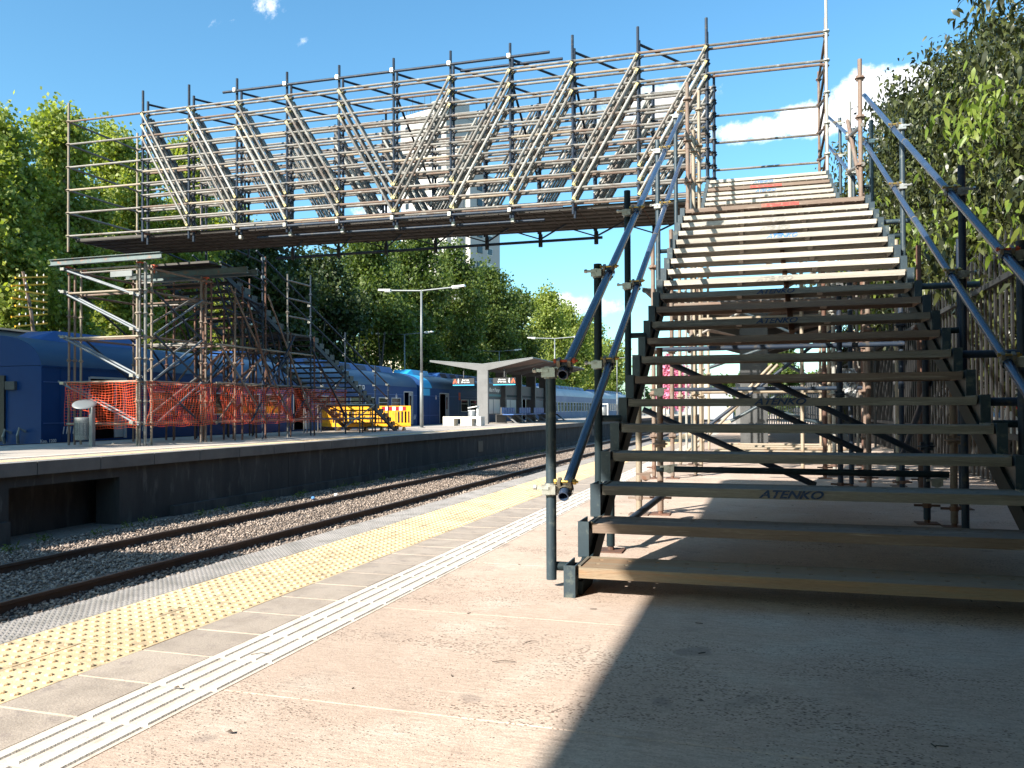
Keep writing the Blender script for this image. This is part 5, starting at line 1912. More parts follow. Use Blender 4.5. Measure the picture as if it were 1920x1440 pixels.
for y in (17.5, 18.75, 19.85, 21.1, 23.0):
    for z in (0.55, 1.5, 2.45):
        if z < 4.4 - (y - 17) * 0.49 - 0.3:
            tube_obj('transom', fs_, (xa_ - 0.1, y, z), (xb_ + 0.12, y, z), 0.0242, 'rust', 8)
for (ya, za, yb, zb_, dx) in ((16.7, 0.5, 18.7, 2.4, 0), (18.7, 0.5, 16.8, 2.4, 0.05), (18.7, 0.5, 19.9, 1.5, 0), (18.75, 3.9, 21.0, 0.6, 0.05), (17.2, 3.9, 19.9, 0.6, 0.03), (19.9, 0.5, 21.1, 1.5, 0), (18.0, 0.55, 20.0, 2.9, 0.08),
                             (19.9, 2.4, 18.8, 1.5, 0.0), (21.1, 0.5, 22.9, 1.9, 0), (23.0, 0.5, 21.3, 2.2, 0.06), (23.0, 0.3, 25.0, 1.0, 0), (17.8, 3.6, 18.8, 1.5, 0.1), (20.9, 2.6, 22.9, 0.6, 0.09)):
    for x in (xb_ + 0.14 + dx, xa_ - 0.08 + dx):
        tube_obj('diagonal_brace', fs_, (x, ya, za), (x, yb, zb_), 0.0242, random.choice(['galv', 'rusted', 'navy', 'rust']), 8)
for (y, za, zb_) in ((17.6, 0.6, 2.3), (18.75, 2.4, 0.7), (19.9, 0.6, 2.4), (21.1, 2.6, 0.8), (23.0, 0.6, 1.8), (24.5, 1.2, 0.4)):
    tube_obj('diagonal_brace', fs_, (xa_, y, za), (xb_, y + 0.05, zb_), 0.0242, 'navy', 8)
for x in (xb_ + 0.08, xa_ - 0.06):
    for dz in (0, -0.48):
        tube_obj('handrail', fs_, (x, 18.4, 5.02 + dz), (x, 26.3, 1.66 + dz), 0.0242, 'navy', 8)
        tube_obj('handrail', fs_, (x, 16.9, 4.95 + dz), (x, 18.7, 4.75 + dz), 0.0242, 'navy', 8)
    for (y, zz) in ((18.7, 4.85), (21.0, 3.88), (23.05, 3.05), (25.1, 2.15), (26.1, 1.72)):
        for dz in (0, -0.48):
            b = MB()
            b.tube((x - 0.02, y - 0.04, zz + dz), (x + 0.02, y + 0.03, zz + dz), 0.045, 8)
            b.box(x, x + 0.05, y - 0.05, y + 0.02, zz + dz - 0.03, zz + dz + 0.03)
            b.build('coupler', 'zinc', fs_)
# a second dense frame of standards and braces behind the tower, darkened for shade
for y in (17.1, 17.9, 18.3, 19.3, 20.4):
    for x in (XA + 0.5, XB - 0.55):
        standard(fs_, x, y, ZF, 4.2 - max(0, (y - 17.0)) * 0.40, 'rusted', [0.55, 1.5, 2.4], 8)
for i in range(8):
    y = 16.8 + i * 0.45
    top = 4.1 - (y - 16.8) * 0.45
    tube_obj('diagonal_brace', fs_, (XA + 0.1, y, 0.4 + 0.3 * (i % 3)), (XB - 0.1, y + 0.3, min(top, 2.2 + 0.3 * (i % 2))), 0.0242, 'rusted', 6)
    tube_obj('diagonal_brace', fs_, (XB + 0.02, y, top), (XB + 0.02, y + 1.0, max(0.4, top - 1.9)), 0.0242, 'navy', 6)
    tube_obj('transom', fs_, (XA, y, top - 0.25), (XB, y, top - 0.25), 0.0242, 'rusted', 6)
# level guard rails over the landing
for z in (4.45, 3.95, 3.45):
    tube_obj('guard_rail', fs_, (xb_ + 0.12, 19.8, z), (xb_ + 0.12, 21.0, z), 0.0242, 'galv', 8)
    tube_obj('guard_rail', fs_, (xa_ - 0.1, 19.8, z), (xa_ - 0.1, 21.0, z), 0.0242, 'galv', 8)
for z in (3.5, 3.0, 3.9):
    tube_obj('guard_rail', fs_, (xb_ + 0.1, 17.0, z + 0.35), (xb_ + 0.1, 18.6, z + 0.1), 0.0242, 'navy', 8)

# ------------------------------------------------------------------ orange netting tied to the tower
def netting(label, p0, p1, z0, z1, cw=0.080, ch=0.055, sag=0.06, ragged=0.0, r=0.0066):
    t = thing('safety_net', label, 'netting', (p0[0], p0[1], z0), 'orange safety netting')
    nx = int(math.dist(p0, p1) / cw)
    nzc = int((z1 - z0) / ch)
    dx, dy = (p1[0] - p0[0]), (p1[1] - p0[1])
    L = math.hypot(dx, dy)
    ux, uy = dx / L, dy / L
    ph = random.uniform(0, 6)

    def pt(i, j):
        s, t_ = i / nx, j / nzc
        w = 0.05 * math.sin(7 * s + ph + 3 * t_) * math.sin(math.pi * t_) + 0.03 * math.sin(17 * s + 2.0 * t_ + ph)
        xx = s * L + sag * 0.9 * math.sin(3.1 * t_ + 9 * s) * math.sin(math.pi * t_)
        zz = z0 + t_ * (z1 - z0) - sag * 0.45 * math.sin(math.pi * min(1, s * 1.0)) * (1 - 0.3 * t_) + 0.012 * math.sin(23 * s + 5 * t_)
        return (p0[0] + ux * xx - uy * w, p0[1] + uy * xx + ux * w, zz)
    b = MB()
    for j in range(nzc + 1):
        for i in range(nx):
            if ragged and i < nx * 0.36 and j < nzc * 0.42 - 0.9 * math.sin(i):
                continue
            b.bar(pt(i, j), pt(i + 1, j), r * 1.5, r)
    for i in range(nx + 1):
        for j in range(nzc):
            if ragged and i < nx * 0.36 and j < nzc * 0.42 - 0.9 * math.sin(i):
                continue
            b.bar(pt(i, j), pt(i, j + 1), r * 0.9, r * 0.8)
    o = b.build('mesh', 'net', t)
    return t


netting('bright orange safety net behind the litter bin, torn at lower left', (XA - 0.02, 14.22), (XB + 0.02, 14.22), 0.47, 1.46, ragged=1.0)
netting('orange safety net along the track side of the tower', (XB + 0.10, 14.4), (XB + 0.10, 16.75), 0.50, 1.46, 0.07, 0.05)
netting('dark orange safety net along the far staircase, train seen through it', (XB + 0.20, 16.8), (XB + 0.20, 19.9), 0.50, 1.44, 0.07, 0.05)
netting('orange safety net hanging at the far end beside the yellow barriers', (XB + 0.20, 19.95), (XB + 0.18, 23.0), 0.50, 1.44, 0.08, 0.06)
netting('orange safety net along the train side of the tower, behind the front net', (XA - 0.15, 14.4), (XA - 0.15, 21.1), 0.50, 1.50, 0.09, 0.065)

# ================================================================== BUILDINGS
def tower_block(x0, x1, y0, y1, h, m_side, m_front, label, floors, cols_side, base=0.0, extra=True):
    t = thing('apartment_building', label, 'building', ((x0 + x1) / 2, y0, base))
    b = MB()
    b.box(x0, x1, y0, y1, base, h)
    b.build('wall', m_front, t)
    return t


# white tower behind the trees, turned so that one face is lit and the other in shade
CX, CY, ROT = -54.4, 135.0, R(-18)
bt = thing('apartment_building', 'tall white apartment tower rising behind the footbridge', 'building', (CX, CY, 0))
bt.rotation_euler = (0, 0, ROT)
BASES[bt.name] = (0, 0, 0)


def tb(name, m, *boxes, parent=None):
    b = MB()
    for q in boxes:
        b.box(*q)
    return b.build(name, m, parent or bt)


tb('wall', 'bld', (-11.0, 0, 0, 10.5, 0, 54.5))
tb('wall', 'bld', (0.01, 3.0, 3.0, 12.0, 0, 44.0))
tb('wall', 'bld', (-6.0, -1.0, 3.0, 8.0, 54.51, 58.0))
tb('parapet', 'bld', (-11.1, 0.1, -0.1, 0.15, 54.52, 55.3), (-0.15, 0.1, 0.16, 10.6, 54.52, 55.3))
tb('balcony_block', 'bldgrey', (0.02, 1.6, 1.0, 2.98, 0, 48.5))
b = MB()
for i in range(11):
    b.tube((-10.8 + i * 1.0, 0.3, 55.3), (-10.8 + i * 1.0, 0.3, 56.4), 0.05, 5)
b.box(-11, -0.2, 0.25, 0.35, 56.35, 56.45)
for i in range(7):
    b.tube((-10 + i * 1.5, 2.2, 54.5), (-10 + i * 1.5, 2.2, 58.6 + random.uniform(-0.8, 1.6)), 0.05, 5)
b.build('roof_railing', 'darkgrey', bt)
for f in range(18):
    z = 3.6 + f * 2.85
    for (ya, yb, xx) in ((1.6, 2.8, 0.0), (5.0, 6.6, 3.0), (8.0, 9.6, 3.0)):
        if xx == 0.0 or z + 1.4 > (54 if xx == 0.0 else 43.0):
            continue
        w_ = tb('window', 'white' if ya > 5 else 'darkgrey', (xx, xx + 0.06, ya, yb, z, z + 1.3))
        b = MB()
        b.box(xx + 0.061, xx + 0.09, ya + 0.1, yb - 0.1, z + 0.1, z + (0.7 if ya > 5 and f % 3 else 1.2))
        b.build('pane', 'glassd', w_, world=False)
    for xa in (-9.9, -2.0):
        w_ = tb('window', 'bldgrey', (xa, xa + 1.0, -0.05, -0.001, z, z + 1.2))
        b = MB()
        b.box(xa + 0.1, xa + 0.9, -0.08, -0.051, z + 0.1, z + 1.1)
        b.build('pane', 'glassd', w_, world=False)

# long pale house front behind the left-hand trees, with a red-tiled strip
hb = thing('house', 'pale house front glimpsed through the left-hand trees', 'building', (-33, 30, -1))
b = MB()
b.box(-36, -31, 20, 46, -1, 8.2)
b.build('wall', 'bld', hb)
b = MB()
b.box(-30.99, -30.2, 36, 44, 4.4, 4.8)
b.build('tile_strip', 'brick', hb)
for i in range(7):
    for f in range(2):
        b = MB()
        b.box(-31.0, -30.94, 22 + i * 3.2, 23.2 + i * 3.2, 1.0 + 3.4 * f, 2.8 + 3.4 * f)
        b.build('window', 'darkgrey', hb)
hc = thing('house', 'cream house wall seen through the foliage beyond the shelter', 'building', (-33, 78, -1))
b = MB()
b.box(-36, -30, 70, 92, -1, 9.5)
b.build('wall', 'cream', hc)
for i in range(5):
    for f in range(3):
        b = MB()
        b.box(-30.0, -29.93, 72 + i * 4, 73.6 + i * 4, 0.6 + 3.0 * f, 2.2 + 3.0 * f)
        b.build('window', 'darkgrey', hc)
hd = thing('house', 'small cream house with dark roof beyond the end of the far platform', 'building', (-12, 150, 0))
b = MB()
b.box(-20, -10, 150, 158, -1, 5.2)
b.build('wall', 'cream', hd)
b = MB()
b.box(-19, -13, 151, 157, 5.21, 7.6)
b.build('roof', 'brick', hd)
he = thing('depot_shed', 'low grey shed at the end of the line beyond the far platform', 'building', (-8, 140, 0))
b = MB()
b.box(-16, -5.5, 140, 146, -1, 3.6)
b.build('wall', 'bldgrey', he)
b = MB()
b.box(-16.3, -5.2, 139.6, 146.3, 3.61, 3.9)
b.build('roof', 'darkgrey', he)
# dark tiled roof and yellow insulator rack at the far left
hr = thing('trackside_hut', 'dark roofed hut above the train at the left edge', 'building', (-21.5, 18.5, -1))
b = MB()
b.box(-23.0, -20.2, 14.5, 20.6, -1, 3.05)
b.build('wall', 'bldgrey', hr)
b = MB()
b.add([(-23.2, 14.3, 3.06), (-20.0, 14.3, 3.06), (-20.0, 20.8, 3.06), (-23.2, 20.8, 3.06), (-21.6, 14.3, 3.30), (-21.6, 20.8, 3.30)], [(0, 3, 2, 1), (0, 1, 4), (3, 5, 2), (1, 2, 5, 4), (0, 4, 5, 3)])
b.build('roof', 'darkgrey', hr)
yr = thing('insulator_mast', 'brown mast with yellow crossarms and white insulators above the hut', 'mast', (-21.6, 19.5, 3.2))
b = MB()
b.path([(-21.55, 19.6, 2.9), (-21.6, 19.5, 3.9), (-21.7, 19.3, 5.1)], [0.06, 0.05, 0.045], 6)
b.build('post', 'rust', yr)
for i in range(7):
    z = 3.42 + i * 0.235 + (0.06 if i == 0 else 0.12)
    a = 0.10 if i in (0, 1, 5, 6) else 0.0
    b = MB()
    b.bar((-21.6 - 0.15 * (i % 2), 18.95, z - a), (-21.55, 20.05, z + a), 0.05, 0.045)
    b.build('crossarm', 'yplastic', yr)
    for q in (-0.42, -0.2, 0.2, 0.44):
        b = MB()
        b.lathe([(0.012, 0), (0.022, 0.02), (0.012, 0.035), (0.02, 0.055), (0.006, 0.07)], 6, (-21.58, 19.5 + q, z + 0.02 + a * q * 1.8))
        b.build('insulator', 'white', yr)

# ================================================================== RIGHT-HAND FENCE, WALL AND VAN
FXR = 2.22
fe = thing('palisade_fence', 'grey steel palisade fence along the right-hand edge of the near platform', 'fence', (FXR, 14, 0))
y = 3.2
pal = []
i = 0
while y < 60:
    if i < 200:
        b = MB()
        h = 2.46 + random.uniform(-0.01, 0.01)
        b.add([(FXR - 0.006, y - 0.030, 0.06), (FXR + 0.02, y, 0.06), (FXR - 0.006, y + 0.030, 0.06), (FXR - 0.006, y - 0.030, h), (FXR + 0.02, y, h), (FXR - 0.006, y + 0.030, h), (FXR + 0.004, y, h + 0.09)],
              [(0, 1, 4, 3), (1, 2, 5, 4), (2, 0, 3, 5), (3, 4, 6), (4, 5, 6), (5, 3, 6)])
        b.build('pale', 'fence', fe)
    y += 0.20
    i += 1
b = MB()
yb0 = y
y = 3.2 + 0.20 * 200
while y < 100:
    b.box(FXR - 0.005, FXR + 0.02, y - 0.03, y + 0.03, 0.06, 2.5)
    y += 0.20
o = b.build('far_pales', 'fence', fe)
o['kind'] = 'stuff'
for z in (0.52, 2.05):
    b = MB()
    b.box(FXR - 0.055, FXR - 0.010, 3.1, 100, z, z + 0.055)
    b.build('fence_rail', 'fence', fe)
y = 13.0
while y < 60:
    b = MB()
    b.box(FXR - 0.10, FXR - 0.057, y, y + 0.05, 0.0, 2.5)
    b.build('fence_post', 'fence', fe)
    y += 2.75
# cross gate at the end of the slabs, seen under the stairs
gt = thing('palisade_gate', 'pale grey palisade gate across the platform, seen under the stairs', 'gate', (0.9, 34, 0))
for i in range(34):
    b = MB()
    x = -0.9 + i * 0.095
    b.box(x, x + 0.045, 36.0, 36.03, 0.08, 1.75)
    b.build('pale', 'lamp', gt)
b = MB()
b.box(-1.0, 2.3, 36.04, 36.08, 0.3, 0.38)
b.box(-1.0, 2.3, 36.04, 36.08, 1.4, 1.48)
b.box(-1.3, -1.0, 35.9, 36.1, 0, 1.9)
b.build('gate_frame', 'grey', gt)

wl2 = thing('street_wall', 'orange and yellow brick wall across the street behind the palisade fence', 'wall', (7.5, 20, 0))
b = MB()
b.box(7.52, 7.8, 6, 44, -0.03, 1.05)
b.build('render_base', 'white', wl2)
b = MB()
b.box(7.535, 7.8, 6, 44, 1.051, 5.6)
b.build('core', 'grime', wl2)
cntb = 0
bm_a = MB(); bm_a.box(0, 0.05, 0, 0.285, 0, 0.135); bm_a = bm_a.mesh('brick', 'brick')
bm_b = MB(); bm_b.box(0, 0.05, 0, 0.285, 0, 0.135); bm_b = bm_b.mesh('brick', 'brickyellow')
for r_ in range(12):
    for c_ in range(24):
        y = 28.1 + c_ * 0.30 + (0.15 if r_ % 2 else 0)
        put_part(wl2, 'brick', bm_b if (c_ // 3) % 2 else bm_a, (7.483 + random.uniform(0, 0.004), y, 1.06 + r_ * 0.15))
b, b2 = MB(), MB()
for r_ in range(30):
    for c_ in range(124):
        y = 6.2 + c_ * 0.30 + (0.15 if r_ % 2 else 0)
        if (r_ < 12 and 28.1 <= y - (0.15 if r_ % 2 else 0) + 0.01 < 35.3):
            continue
        if y > 43.5:
            continue
        (b2 if int(y / 0.9) % 2 else b).box(7.485, 7.533, y, y + 0.285, 1.06 + r_ * 0.15, 1.195 + r_ * 0.15)
o = b.build('more_orange_bricks', 'brick', wl2); o['kind'] = 'stuff'
o = b2.build('more_yellow_bricks', 'brickyellow', wl2); o['kind'] = 'stuff'


def parked_car(x, y, label, m_body, stripes=False, van=False):
    t = thing('parked_van' if van else 'parked_car', label, 'van' if van else 'car', (x, y, 0), 'vehicles parked behind the fence')
    L_, Wd, H = (4.6, 1.8, 1.95 if van else 1.45)
    b = MB()
    prof = [(0, 0.30), (0, 0.85), (0.15, 0.95), (0.85, 1.02), (1.45, H - 0.08), (1.8, H), (L_ - 0.9, H), (L_ - 0.25, H - 0.35 if not van else H - 0.05), (L_, 0.95), (L_, 0.30)]
    n = len(prof)
    vs_ = [(xx, y + p, q) for xx in (x, x + Wd) for p, q in prof]
    b.add(vs_, [tuple(range(n)), tuple(reversed(range(n, 2 * n)))] + [(i + n, (i + 1) % n + n, (i + 1) % n, i) for i in range(n)])
    b.build('body', m_body, t, bevel=0.05)
    for (ya, yb) in ((1.6, 2.5), (2.6, 3.6)):
        b = MB()
        b.add([(x - 0.006, y + ya, 1.0), (x - 0.006, y + yb, 1.0), (x - 0.006, y + yb, H - 0.14), (x - 0.006, y + ya + 0.12, H - 0.14)], [(0, 3, 2, 1)])
        b.build('window', 'glassd', t)
    for yy_ in (0.85, L_ - 0.95):
        b = MB()
        b.tube((x - 0.02, y + yy_, 0.32), (x + 0.2, y + yy_, 0.32), 0.32, 16)
        w_ = b.build('wheel', 'black', t)
        b = MB()
        b.tube((x - 0.03, y + yy_, 0.32), (x - 0.021, y + yy_, 0.32), 0.19, 12)
        b.build('rim', 'lamp', w_, world=False)
    if stripes:
        for z0, m_, a, c in ((0.72, 'redreflect', 0.1, 2.2), (0.62, 'inkblue', 2.3, 4.4)):
            b = MB()
            b.add([(x - 0.008, y + a, z0), (x - 0.008, y + c, z0 + 0.10), (x - 0.008, y + c, z0 + 0.26), (x - 0.008, y + a, z0 + 0.16)], [(0, 3, 2, 1)])
            b.build('stripe', m_, t)
    for yy_ in (0.02,):
        b = MB()
        b.box(x + 0.1, x + 0.4, y - 0.02, y + 0.0, 0.65, 0.8)
        b.build('headlight', 'white', t)


parked_car(4.1, 14.6, 'white van with red and blue stripes parked behind the right-hand fence', 'white', True, True)
parked_car(4.1, 22.0, 'white car parked further along behind the fence', 'white')
parked_car(4.1, 29.0, 'dark car parked behind the fence next to the white car', 'darkgrey')
for i, (x, y, mm) in enumerate(((-3.4, 118, 'white'), (-1.0, 124, 'white'), (0.5, 112, 'redcap'), (-5.2, 128, 'darkgrey'))):
    pass

# ================================================================== VEGETATION
def leaf_cloud(name, centers, n, size, m, parent=None, aspect=0.75, droop=0.0, curve=False, shell=0.55, flat=0.0, zmin=None, clump=0):
    """n leaf faces spread through ellipsoid lobes (cx,cy,cz,rx,ry,rz)"""
    C = np.array(centers, float)
    vol = (C[:, 3] * C[:, 4] * C[:, 5]) ** (0.75)
    idx = rng.choice(len(C), n, p=vol / vol.sum())
    d = rng.normal(size=(n, 3))
    d /= np.linalg.norm(d, axis=1)[:, None]
    r = (shell + (1 - shell) * rng.random(n)) ** 1.0 * (rng.random(n) ** 0.25)
    r *= 1 + 0.13 * np.sin(d[:, 0] * 9 + idx) * np.cos(d[:, 2] * 7 + idx * 2)
    pos = C[idx, :3] + d * r[:, None] * C[idx, 3:6]
    if clump:
        nc = max(1, n // clump)
        cc = pos[rng.integers(0, n, nc)]
        pos = cc[rng.integers(0, nc, n)] + rng.normal(0, size * 1.35, (n, 3))
    if zmin is not None:
        pos[:, 2] = np.maximum(pos[:, 2], zmin + rng.random(n) * 0.6)
    # leaf frame
    a = rng.normal(size=(n, 3))
    a[:, 2] -= droop
    a /= np.linalg.norm(a, axis=1)[:, None]
    nrm = rng.normal(size=(n, 3)) + d * 0.8
    nrm[:, 2] += 0.5
    s = np.cross(a, nrm)
    s /= np.linalg.norm(s, axis=1)[:, None] + 1e-9
    nn = np.cross(s, a)
    L = size * rng.uniform(0.65, 1.25, n)[:, None]
    Wd = L * aspect * 0.5
    if not curve:
        v0 = pos
        v1 = pos + a * L * 0.45 + s * Wd
        v2 = pos + a * L
        v3 = pos + a * L * 0.45 - s * Wd
        Pn = np.stack([v0, v1, v2, v3], 1).reshape(-1, 3)
        T = np.arange(4 * n)
        return quick_mesh(name, Pn, T, 4, m)
    k1 = pos + a * L * 0.35 + nn * L * 0.10
    k2 = pos + a * L * 0.70 + nn * L * 0.04 + np.array([0, 0, -1.0]) * L * 0.10
    tip = pos + a * L * 0.92 + np.array([0, 0, -1.0]) * L * 0.30
    v = np.stack([pos, k1 + s * Wd, k1 - s * Wd, k2 + s * Wd * 0.75, k2 - s * Wd * 0.75, tip], 1).reshape(-1, 3)
    F = np.array([(0, 1, 2), (1, 3, 2), (2, 3, 4), (3, 5, 4)])
    T = (F[None] + 6 * np.arange(n)[:, None, None]).reshape(-1)
    return quick_mesh(name, v, T, 3, m)


def lobes(cx, cy, z0, z1, rad, n, squash=0.8):
    out = []
    H = z1 - z0
    for i in range(n):
        t = (i + 0.5) / n
        prof = math.sin(math.pi * min(1, 0.16 + t * 0.80)) ** 0.7
        a = random.uniform(0, 6.28)
        rr = rad * prof * random.uniform(0.25, 0.62)
        lr = rad * random.uniform(0.30, 0.50) * (0.65 + 0.35 * prof) * (17 / max(17, n)) ** 0.35
        out.append((cx + rr * math.cos(a), cy + rr * math.sin(a), z0 + H * t, lr, lr, lr * random.uniform(0.7, 1.0)))
    out.append((cx, cy, z1 - rad * 0.35, rad * 0.35, rad * 0.35, rad * 0.4))
    out.append((cx, cy, z0 + H * 0.5, rad * 0.55, rad * 0.55, H * 0.36))
    for c in list(out):
        for q in range(3):
            a, e = random.uniform(0, 6.28), random.uniform(-0.1, 1.3)
            k_ = 1.02 + random.uniform(0, 0.22)
            s_ = c[3] * random.uniform(0.16, 0.30)
            out.append((c[0] + c[3] * k_ * math.cos(a) * math.cos(e), c[1] + c[4] * k_ * math.sin(a) * math.cos(e), c[2] + c[5] * k_ * math.sin(e), s_, s_, s_ * 1.9))
    return out


def tree(name, label, group, x, y, base, h, rad, crown0, n, size, m='leaf_plane', bark='bark', lean=(0, 0), nl=16, shell=0.45, clump=0, **kw):
    t = thing(name, label, 'tree', (x, y, base), group)
    cx, cy = x + lean[0], y + lean[1]
    lb = lobes(cx, cy, crown0, h, rad, nl)
    b = MB()
    tr = max(0.12, h * 0.022)
    pts = [(x, y, base), (x + lean[0] * 0.3 + 0.1, y + lean[1] * 0.3, base + (h - base) * 0.3), (cx - 0.1, cy, base + (h - base) * 0.6), (cx, cy, base + (h - base) * 0.85)]
    b.path(pts, [tr, tr * 0.8, tr * 0.5, tr * 0.15], 8)
    b.build('trunk', bark, t, smooth=True)
    for i, l in enumerate(lb[:9]):
        b = MB()
        f = 0.22 + 0.5 * (l[2] - base) / (h - base) * 0.8
        s = Vector(pts[0]).lerp(Vector(pts[3]), min(0.8, f))
        e = Vector(l[:3])
        mid = s.lerp(e, 0.5) + Vector((random.uniform(-0.3, 0.3), random.uniform(-0.3, 0.3), -0.15))
        b.path([s, mid, e], [tr * 0.45, tr * 0.28, tr * 0.08], 6)
        b.build('limb', bark, t, smooth=True)
    me = leaf_cloud('crown', lb, n, size, m, shell=shell, clump=clump, **kw)
    link('crown', me, t)
    return t


LT = 'tall plane trees behind the train'
# plane trees behind the blue train, from the near left to the far end
spec = [
    (-21.6, 8.9, 11.5, 3.6, 'unseen plane tree added outside the left edge to shade the train front', 9000),  # out of view, put here to keep sun off the train front
    (-24.2, 20.4, 10.4, 2.8, 'plane tree at the left edge above the hut and yellow crossarms', 22000),
    (-24.6, 23.6, 11.6, 2.2, 'tallest narrow plane tree at the left, light green, left of the bridge end', 22000),
    (-25.6, 27.4, 12.3, 2.7, 'plane tree right behind the left end of the footbridge', 22000),
    (-25.8, 31.2, 13.0, 2.5, 'plane tree behind the second and third bridge posts from the left', 20000),
    (-28.0, 37.5, 11.6, 3.2, 'plane tree low behind the left half of the footbridge', 15000),
]
for (x, y, h, r_, lab, n) in spec:
    tree('plane_tree', lab, LT, x, y, -1.0, h, r_, 2.2, int(n * 1.75), 0.155 if y > 15 else 0.34, 'leaf_plane', 'bark', nl=34, shell=0.5, aspect=0.9, clump=13)
spec = [
    (-24.0, 35.5, 9.3, 3.6, 'dark bushy tree behind the far staircase', 'leaf_dark', 20000),
    (-24.5, 41.5, 9.6, 3.6, 'dark tree with a brownish top under the middle of the bridge', 'leaf_dark', 20000),
    (-25.0, 48.0, 12.2, 4.2, 'dark green tree behind the nearest lamp post', 'leaf_mid', 20000),
    (-25.0, 55.5, 13.6, 4.3, 'large mid-green tree in front of the white tower base', 'leaf_mid', 20000),
    (-25.0, 63.5, 14.2, 4.2, 'rounded tree right of the white tower', 'leaf_mid', 18000),
    (-25.0, 72.0, 13.6, 4.2, 'dark rounded tree above the shelter roof', 'leaf_mid', 17000),
    (-25.0, 81.0, 12.9, 4.0, 'tree above the right tip of the shelter roof', 'leaf_mid', 15000),
    (-24.5, 92.0, 14.2, 4.3, 'bright green plane tree past the shelter, left of the blue handrail', 'leaf_plane', 15000),
    (-24.5, 103.0, 14.0, 4.2, 'bright green plane tree behind the upper end of the blue handrail', 'leaf_plane', 13000),
    (-24.5, 115.0, 12.8, 4.2, 'smaller green tree between the two handrail posts', 'leaf_plane', 11000),
    (-24.0, 128.0, 11.0, 4.2, 'farthest tree at the end of the row by the train', 'leaf_plane', 9000),
]
for (x, y, h, r_, lab, m_, n) in spec:
    tree('broadleaf_tree', lab, 'row of trees behind the train', x, y, -1.0, h, r_, 2.4 if y < 60 else 2.0, int(n * 1.35), 0.19 + 0.0017 * (y - 35), m_, 'barkd', nl=32, shell=0.45, aspect=0.9, clump=9)
# unseen trees added to the row behind the left shoulder, to block skylight
for i in range(6):
    y = -34 + i * 6.6
    tree('plane_tree', 'unseen plane tree added to the row to block skylight, %s beyond the left edge of the view' % ['sixth', 'fifth', 'fourth', 'third', 'second', 'first'][i], LT, -24.0 + random.uniform(-0.6, 0.6), y, -1.0, 13.0 + random.uniform(-0.8, 0.8), 4.0, 1.0, 5200, 0.5, 'leaf_plane', 'bark', nl=17, shell=0.35, aspect=0.9)
# undergrowth under the dark trees
b = leaf_cloud('undergrowth', [(-23.5, 33 + 3 * i, 0.6 + random.random(), 1.0, 2.2, 1.6) for i in range(30)], 22000, 0.26, 'leaf_dark', aspect=0.9)
o = link('undergrowth', b)
tag(o, kind='stuff')
# thin dark trunks under the dark trees
for i in range(9):
    x, y = -22.9 + random.uniform(-0.6, 0.6), 31.5 + i * 1.7
    t = thing('thin_tree', ['slim bare trunk forking under the dark trees, beside the far stair landing', 'slim leaning trunk under the dark trees'][0] if i == 0 else 'slim dark trunk, %s from the far staircase' % ['', 'second', 'third', 'fourth', 'fifth', 'sixth', 'seventh', 'eighth', 'ninth'][i],
              'tree', (x, y, -1.0), 'slim dark trunks behind the train')
    b = MB()
    s = random.uniform(-0.6, 0.6)
    b.path([(x, y, -1), (x + s * 0.3, y + s * 0.4, 2.5), (x + s, y + s, 5.6)], [0.12, 0.09, 0.05], 6)
    b.build('trunk', 'barkd', t)
    b = MB()
    b.path([(x + s * 0.3, y + s * 0.4, 2.5), (x + s * 0.3 - 0.4, y + s * 0.4 + 0.8, 4.0), (x - 0.6, y + 1.3, 5.8)], [0.07, 0.05, 0.03], 5)
    b.build('limb', 'barkd', t)

# evergreen trees with drooping glossy leaves behind the right-hand fence
RT = 'evergreens behind the right-hand fence'
for i, (x, y, h, r_, z0, n, lab) in enumerate([
    (4.3, 9.4, 7.6, 2.15, 1.2, 74000, 'nearest glossy evergreen leaning in from the right edge, with fresh yellow-green shoots'),
    (4.3, 12.6, 6.7, 2.2, 1.0, 66000, 'evergreen behind the upper part of the right-hand handrail'),
    (4.3, 16.4, 7.4, 2.7, 0.6, 56000, 'evergreen between the handrail posts and the pale trunk'),
    (4.4, 20.6, 8.6, 3.0, 0.3, 56000, 'evergreen whose top stands against the white cloud'),
    (4.3, 26.0, 9.8, 3.5, 0.2, 56000, 'farthest evergreen, just right of the footbridge end'),
]):
    t = tree('evergreen_tree', lab, RT, x, y, -0.03, h, r_, z0 + 0.8, n, 0.088 + 0.004 * (y - 9), 'leaf_glossy', 'bark', nl=20, shell=0.3, aspect=0.23 if i < 2 else 0.42, curve=True, droop=0.9, clump=7)
    # loose sprays of shoots
    sp = []
    for q in range(16):
        a = random.uniform(2.2, 5.4)
        zz = random.uniform(z0, h - 1.3)
        rr = r_ * random.uniform(0.75, 1.12)
        sp.append((x + rr * math.cos(a), y + rr * math.sin(a), zz, 0.34, 0.34, 0.30))
    link('crown', leaf_cloud('crown', sp, 2600, 0.13, 'leaf_glossy', aspect=0.36, curve=True, droop=1.1, clump=6), t)
    if i < 3:
        sp = []
        for q in range(11 if i == 0 else 7):
            a = random.uniform(2.4, 4.4)
            sp.append((x + r_ * 1.05 * math.cos(a), y + r_ * 1.05 * math.sin(a), random.uniform(1.9, 4.6), 0.30, 0.30, 0.2))
        link('young_leaves', leaf_cloud('young_leaves', sp, 520 if i == 0 else 240, 0.125, 'leaf_new', aspect=0.34, curve=True, droop=1.3, clump=7), t)
